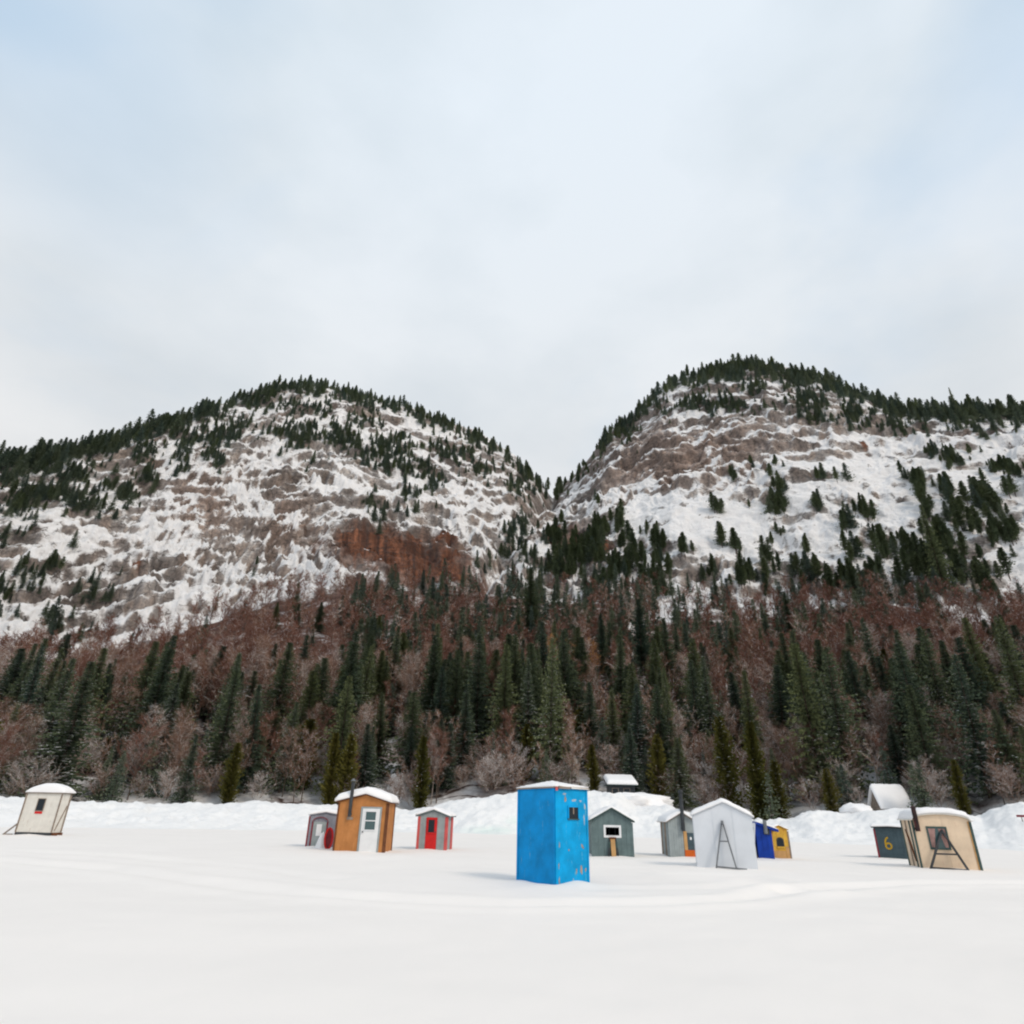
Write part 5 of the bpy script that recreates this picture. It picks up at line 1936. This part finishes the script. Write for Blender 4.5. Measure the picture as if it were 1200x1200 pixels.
# 8 -- big white hut ----------------------------------------------------------------------------------------
H8 = Hut('fishing_hut', 852.5, 1018, 72, -14, 'biggest white sheet covered hut with a steel A-frame leaning at its front', 1.5)
w2 = H8.w / 2
he, hp = H8.h(957), H8.h(941)
H8.gable_walls(he, hp, M_TENT, xp=2.5 * H8.m)
for a_, b_ in ((-1, -0.34), (-0.34, 0.34), (0.34, 1)):
    f8 = H8.roof_fn()
    xa, xb = a_ * w2 + 0.01, b_ * w2 - 0.01
    prof = [(xa, 0.02), (xb, 0.02), (xb, f8(xb, 0) - 0.02)] + ([(H8.xp, H8.hp - 0.02)] if xa < H8.xp < xb else []) + [(xa, f8(xa, 0) - 0.02)]
    H8.part(MB().prism(prof, -0.010, -0.001), 'wall_sheet', M_TENT)
H8.gable_roof(M_TENT, 0.05, 0.03, 0.05)
H8.gable_snow(0.15, 41, 0.03, 0.25)


def a_frame(H, xa, xb, xtop, ztop, zc_, mat, label, yoff=-0.35, ytop=-0.06, bar=0.05, foot=None):
    base = Vector((H.p.x, H.p.y, 0))
    o = empty('tow_frame', base, H.o.rotation_euler.z)
    tag(o, label, 'tow frame', 'A-shaped tow frames leaning on huts')
    A, B, T_ = Vector((xa, yoff, 0.02)), Vector((xb, yoff, 0.02)), Vector((xtop, ytop, ztop))
    MB().bar(A, T_ - Vector((0.02, 0, 0)), bar).build('leg', mat, o)
    MB().bar(B, T_ + Vector((0.02, 0, 0)), bar).build('leg', mat, o)
    k = zc_ / ztop
    MB().bar(A.lerp(T_, k), B.lerp(T_, k), bar * 0.8).build('crossbar', mat, o)
    MB().bar(A + Vector((0, 0, 0.05)), B + Vector((foot or 0, 0, 0.0)), bar).build('foot_bar', mat, o)
    MB().tube(T_ + Vector((0, -0.03, -0.07)), T_ + Vector((0, -0.03, 0.07)), 0.045, 8).build('hitch', mat, o)
    return o


a_frame(H8, -13.0 * H8.m, 9.5 * H8.m, -0.5 * H8.m, H8.h(966), H8.h(988), M_GREYSTEEL, 'grey steel A-shaped tow frame leaning on the big white hut', foot=0.35)

# 9 -- deep blue hut ------------------------------------------------------------------------------------------
H9 = Hut('fishing_hut', 899, 1008, 19, -8, 'narrow deep blue hut squeezed between the big white hut and the yellow hut', 1.5)
he, hp = H9.h(972), H9.h(966)
w2 = H9.w / 2
H9.gable_walls(he, hp, M_NAVY, xp=-w2 * 0.9)
H9.siding(M_NAVY, he, 3)
H9.gable_roof(M_NAVY, 0.30, 0.10, 0.10)
H9.gable_snow(0.06, 47, 0.0, 0.1)
H9.part(MB().tube((w2 * 0.25, -0.1, H9.h(977)), (w2 * 0.25, -0.1, H9.h(961)), 0.08, 12), 'stovepipe', M_GREYSTEEL)
H9.part(MB().box(w2 * 0.0, w2 * 0.75, -0.05, -0.015, H9.h(978), H9.h(972)), 'pipe_plate', M_STEEL)
pp_ = ground(889.5, 1007.5)
bd = empty('leaning_board', (pp_.x, pp_.y + 0.1, 0), 0)
tag(bd, 'grey white door board with dark marks standing left of the deep blue hut', 'board')
MB().box(-0.12, 0.12, 0, 0.05, 0.18, 1.28).build('board', M_GREY, bd)
MB().box(-0.10, 0.10, -0.012, -0.001, 0.75, 1.15).build('dark_panel', M_OLDWOOD, bd)
MB().box(-0.05, 0.09, -0.012, -0.001, 0.50, 0.66).build('dark_panel', M_DGREEN, bd)
MB().box(-0.13, 0.16, -0.03, 0.08, 0.0, 0.17).build('foot', M_WOOD, bd)

# 10 -- yellow hut ---------------------------------------------------------------------------------------------
H10 = Hut('fishing_hut', 917, 1007, 20, 6, 'small yellow hut with round topped dark window right of the deep blue hut', 1.4)
he, hp = H10.h(972.5), H10.h(968)
w2 = H10.w / 2
H10.gable_walls(he, hp, M_YELLOW)
H10.siding(M_YELLOW, he, 3)
H10.gable_roof(M_YELLOW, 0.05, 0.03, 0.06)
H10.gable_snow(0.07, 52, 0.02, 0.1)
H10.part(MB().box(w2 - 0.02, w2 + 0.05, -0.035, -0.016, 0, he - 0.05), 'corner_trim', M_OLDWOOD)
H10.part(MB().box(w2 * 0.55, w2 - 0.03, -0.03, -0.016, 0.02, H10.h(992)), 'lower_panel', M_WOOD)
H10.part(MB().box(-w2 + 0.03, w2 * 0.5, -0.03, -0.016, 0.02, H10.h(997)), 'lower_panel', M_WOOD)
za, zb_ = H10.h(992), H10.h(985)
rr = 4.6 * H10.m
prof = [(-rr, za), (rr, za), (rr, zb_)] + [(rr * math.cos(t), zb_ + rr * 0.75 * math.sin(t)) for t in np.linspace(0, math.pi, 9)[1:-1]] + [(-rr, zb_)]
wn = H10.part(MB().prism(prof, -0.03, -0.016), 'window', M_STEEL)
H10.part(MB().prism([(x_ * .75, za + (z_ - za) * .8 + .03) for x_, z_ in prof], -0.036, -0.031), 'pane', M_GLASS, wn)
H10.part(MB().box(-rr * 1.1, rr * 1.1, -0.05, -0.016, za - 0.07, za - 0.005), 'sill', M_YELLOW)

# 11 -- slate hut with a painted number ---------------------------------------------------------------------------
H11 = Hut('fishing_hut', 1048, 1006.5, 36, -27, 'low dark slate hut with an ochre number 6 painted on it, beside the tan hut', 1.1)
he = H11.h(970.5, 1042)
w2 = H11.w / 2
H11.gable_walls(he, he + 0.03, M_SLATE)
H11.siding(M_SLATE, he, 8)
H11.gable_roof(M_STEEL, 0.10, 0.05, 0.12)
H11.gable_snow(0.13, 61, 0.03, 0.15)
H11.part(MB().box(-w2 - 0.03, -w2 + 0.05, -0.035, -0.016, 0, he - 0.05), 'corner_trim', M_MAROON)
six = []
cx6, z6 = -3.0 * H11.m, H11.h(995)
r6 = 0.125
for t in np.linspace(0, 2 * math.pi, 13):
    six.append((cx6 + r6 * math.cos(t + 2.6), z6 + r6 + r6 * math.sin(t + 2.6)))
tail = [(cx6 - r6 * 0.95, z6 + r6 * 1.5), (cx6 - r6 * 0.9, z6 + r6 * 2.6), (cx6 - r6 * 0.45, z6 + r6 * 3.6), (cx6 + r6 * 0.25, z6 + r6 * 4.0)]
mb = MB()
for lst in (six, tail):
    for a, b in zip(lst[:-1], lst[1:]):
        mb.bar((a[0], -0.0185, a[1]), (b[0], -0.0185, b[1]), 0.075, 0.006)
H11.part(mb, 'painted_number', M_OCHRE)

# 12 -- tan hut ---------------------------------------------------------------------------------------------------
H12 = Hut('fishing_hut', 1115.5, 1019.5, 71, -12, 'tan hut with arched snowy roof, curtained window and dark corner trim', 1.35)
w2 = H12.w / 2
he = H12.h(961.5, 1100)
hp = H12.h(954.5, 1100)
N_ = 12
arc = [(w2 * math.cos(t) * 1.0, he + (hp - he) * math.sin(t)) for t in np.linspace(0, math.pi, N_)]


def arch_z(x, y=0):
    u = max(-1, min(1, x / w2))
    return he + (hp - he) * math.sqrt(max(0, 1 - u * u))


prof = [(-w2, 0), (w2, 0)] + arc
H12.part(MB().prism(prof, 0, 0.03), 'front_wall', M_TAN)
H12.part(MB().prism(prof, H12.d - 0.03, H12.d), 'back_wall', M_TAN)
for sg in (-1, 1):
    H12.part(MB().box(sg * w2 - (0.03 if sg > 0 else 0), sg * w2 + (0 if sg > 0 else 0.03), 0.032, H12.d - 0.032, 0, he), 'side_wall', M_TAN)
for a_, b_ in ((-1, -0.02), (0.0, 1)):
    xa, xb = a_ * w2 + 0.05, b_ * w2 - 0.04
    xs = np.linspace(xb, xa, 7)
    H12.part(MB().prism([(xa, 0.03), (xb, 0.03)] + [(x_, arch_z(x_) - 0.03) for x_ in xs], -0.010, -0.001), 'wall_panel', M_TAN)
rp = [(x_, z_ + 0.004) for x_, z_ in arc[::-1]]
rp = [(-w2 - 0.08, he - 0.02)] + rp + [(w2 + 0.08, he - 0.02)]
H12.part(MB().prism(rp + [(x_ * 1.0, z_ + 0.045) for x_, z_ in rp[::-1]], -0.10, H12.d + 0.1), 'roof', M_CREAM)
H12.rt = 0.05
snow_cap(H12.o, lambda x, y: arch_z(x) + 0.05 - (0.06 if abs(x) > w2 else 0), -w2 - 0.02, w2 + 0.10, -0.13, H12.d + 0.15, 0.20, nx=30, edge=0.22, seed=71)
H12.part(MB().box(w2 - 0.05, w2 + 0.035, -0.045, -0.011, 0, he - 0.02), 'corner_trim', M_DGREEN)
H12.part(MB().box(w2 - 0.10, w2 - 0.055, -0.03, -0.011, 0, he - 0.02), 'corner_trim', M_WOOD)
H12.part(MB().box(-w2 - 0.035, -w2 + 0.03, -0.045, -0.011, 0, he - 0.02), 'corner_trim', M_DGREEN)
for yy, mt_ in ((0.25, M_DGREEN), (0.7, M_OLDWOOD), (1.2, M_DGREEN)):
    H12.part(MB().box(-w2 - 0.03, -w2 - 0.002, yy, yy + 0.09, 0.02, he - 0.03), 'side_batten', mt_)
H12.part(MB().bar((-w2 - 0.035, 0.3, 0.3), (-w2 - 0.035, 0.8, he - 0.35), 0.06, 0.03), 'side_brace', M_BROWN)
xw = (1103.5 - 1110.0) * H12.m
H12.window(xw, H12.h(994, 1107), H12.h(970.5, 1103), 19 * H12.m, M_DGREEN, M_GLASS2, 0.055)
wz0, wz1 = H12.h(994, 1107), H12.h(970.5, 1103)
for sg in (-1, 1):
    x_in, x_out = xw + sg * 1.5 * H12.m, xw + sg * 9.2 * H12.m
    prof = [(min(x_in, x_out), wz1 - 0.02), (min(x_in, x_out) if sg < 0 else x_out - 0.12, wz0 + 0.02), (x_out if sg > 0 else x_out + 0.12, wz0 + 0.02), (max(x_in, x_out), wz1 - 0.02)]
    H12.part(MB().prism(prof, -0.0195, -0.0145), 'curtain', M_CURTAIN)
a_frame(H12, -26.0 * H12.m, 13.5 * H12.m, xw + 5.0 * H12.m, H12.h(976, 1107), H12.h(1003), M_STEEL, 'dark A-shaped tow frame leaning below the window of the tan hut', bar=0.07)
xs_ = -w2 + 0.12
H12.part(MB().tube((xs_, -0.14, H12.h(974, 1074)), (xs_, -0.14, H12.h(947, 1067)), 0.085, 14).tube((xs_, 0, H12.h(971, 1074)), (xs_, -0.14, H12.h(971, 1074)), 0.075), 'stovepipe', M_RUSTPIPE)
H12.part(MB().tube((xs_, -0.14, H12.h(947, 1067)), (xs_, -0.14, H12.h(945, 1067) + 0.02), 0.12, 14, 0.03), 'pipe_cap', M_RUSTPIPE)

# ------------------------------------------------------------------ things on the shore behind
def shore_point(px, py, row):
    j = int(np.clip(np.searchsorted(AZ, azel(px, py)[0]), 0, len(AZ) - 1))
    return TP[row, j]


p = shore_point(724, 925, 1)
m_ = mpp(p)
cab = empty('shore_cabin', (p[0], p[1] - 3.0, p[2] - 0.7))
tag(cab, 'small cabin with snow covered roof on the shore above the grey green hut', 'cabin')
zb_ = height_to(p, 724, 921) - (p[2] - 0.7)
wc = 14.5 * m_
MB().box(-wc, wc, 0, 2.4, 0, zb_ - 0.1).build('wall', M_STEEL, cab)
MB().prism([(-wc - 0.3, zb_ - 0.05), (wc + 0.3, zb_ - 0.05), (wc + 0.3, zb_ + 0.02), (-wc - 0.3, zb_ + 0.02)], -0.5, 2.8).build('roof', M_DGREEN, cab)
for sx_ in (-0.55, 0.35):
    f_ = MB().box(sx_ * wc - 0.4, sx_ * wc + 0.4, -0.05, -0.003, zb_ - 1.0, zb_ - 0.35).build('window', M_OLDWOOD, cab)
    MB().box(sx_ * wc - 0.33, sx_ * wc + 0.33, -0.07, -0.052, zb_ - 0.94, zb_ - 0.41).build('pane', M_GLASS, f_)
hr_ = height_to(p, 724, 908) - height_to(p, 724, 921)
snow_cap(cab, lambda x, y: zb_ + 0.022 + hr_ * 0.72 * (y + 0.5) / 3.3, -wc - 0.32, wc + 0.32, -0.52, 2.82, 0.45, edge=0.35, seed=81)

dr_ = empty('snow_heap', (cab.location.x + 0.8, cab.location.y - 2.6, cab.location.z - 0.75))
tag(dr_, 'rounded snow drift in front of the small shore cabin', 'snow heap')
p = shore_point(1019, 940, 2)
m_ = mpp(p)
shd = empty('snowed_shed', (p[0], p[1] - 1.0, p[2] - 0.8), R_(-88))
tag(shd, 'steep roofed shed under deep snow among the trees above the tan hut', 'shed')
hs = height_to(p, 1030, 915) - p[2] + 0.3
wS = 13 * m_
MB().prism([(-wS, 0), (wS, 0), (wS, hs * 0.32), (wS * 0.1, hs * 0.93), (-wS, hs * 0.25)], 0, 3.2).build('wall', M_OLDWOOD, shd)
for i in range(7):
    xa = -wS + i * 2 * wS / 7
    MB().box(xa + 0.03, xa + 2 * wS / 7 - 0.03, -0.04, -0.003, 0, hs * 0.28).build('plank', M_OLDWOOD, shd)


def shed_roof(x, y):
    return hs * 0.95 - (abs(x - wS * 0.1) / wS) * hs * (0.62 if x < wS * 0.1 else 0.66)


snow_cap(shd, shed_roof, -wS - 0.15, wS + 0.2, -0.35, 3.5, 0.38, edge=0.3, seed=85)

p = shore_point(1002, 950, 0)
bo = empty('boulder', (p[0] * 0.93, p[1] * 0.93, p[2] - 0.2))
tag(bo, 'brown boulder with a snow cap on the bank left of the snowed shed', 'boulder')


def lump(name, parent, rx, ry, rz, mat, seed, zc_=0.0, amp=0.2, half=False):
    V, F = [], []
    nu, nv = 28, 14
    for j in range(nv + 1):
        ph = math.pi * j / nv
        for i in range(nu):
            t = 2 * math.pi * i / nu
            d = np.array([math.sin(ph) * math.cos(t), math.sin(ph) * math.sin(t), math.cos(ph)])
            k = 1 + amp * float(fbm(d[0] * 1.6 + seed, d[1] * 1.6 + d[2] * 1.3, 3, seed))
            z = rz * d[2] * k
            if half and z < 0:
                z *= 0.15
            V.append((rx * d[0] * k, ry * d[1] * k, z + zc_))
    for j in range(nv):
        for i in range(nu):
            i2 = (i + 1) % nu
            F.append((j * nu + i, (j + 1) * nu + i, (j + 1) * nu + i2, j * nu + i2))
    return mesh_obj(name, np_mesh(name, np.array(V), np.array(F), [mat], smooth=True), parent)


lump('snow_drift', dr_, 4.2, 2.2, 1.35, SNOW_CAP, 12, 0.2, amp=0.45)
lump('rock', bo, 1.45, 1.2, 0.75, M_OLDWOOD, 3, 0.45)
lump('snow_cap', bo, 1.75, 1.5, 0.85, SNOW_CAP, 4, 0.75, half=True)
p = shore_point(467, 930, 6)
ch = empty('boulder', (p[0], p[1], p[2] - 1.2))
tag(ch, 'tall boulder plastered with snow at the forest edge right of the orange hut', 'boulder')
hh_ = height_to(p, 467, 906) - p[2] + 1.2
lump('rock', ch, 1.3, 1.3, hh_ * 0.47, M_OLDWOOD, 8, hh_ * 0.42)
lump('snow_cap', ch, 1.5, 1.45, hh_ * 0.52, SNOW_CAP, 9, hh_ * 0.48)
p = ground(1198, 985)
d_ = ray(1197, 957)
bnk = Vector((d_[0], d_[1], d_[2])) * (66 / math.hypot(d_[0], d_[1])) + Vector((0, 0, EYE))
mk = empty('marker_board', (bnk.x, bnk.y, bnk.z - 0.35), R_(-30))
tag(mk, 'small red brown marker board stuck in the snow bank at the right edge', 'marker')
MB().box(-0.3, 0.3, 0, 0.04, 0.32, 0.47).build('board', M_MAROON, mk)
MB().box(-0.025, 0.025, 0.041, 0.09, 0.0, 0.45).build('post', M_OLDWOOD, mk)
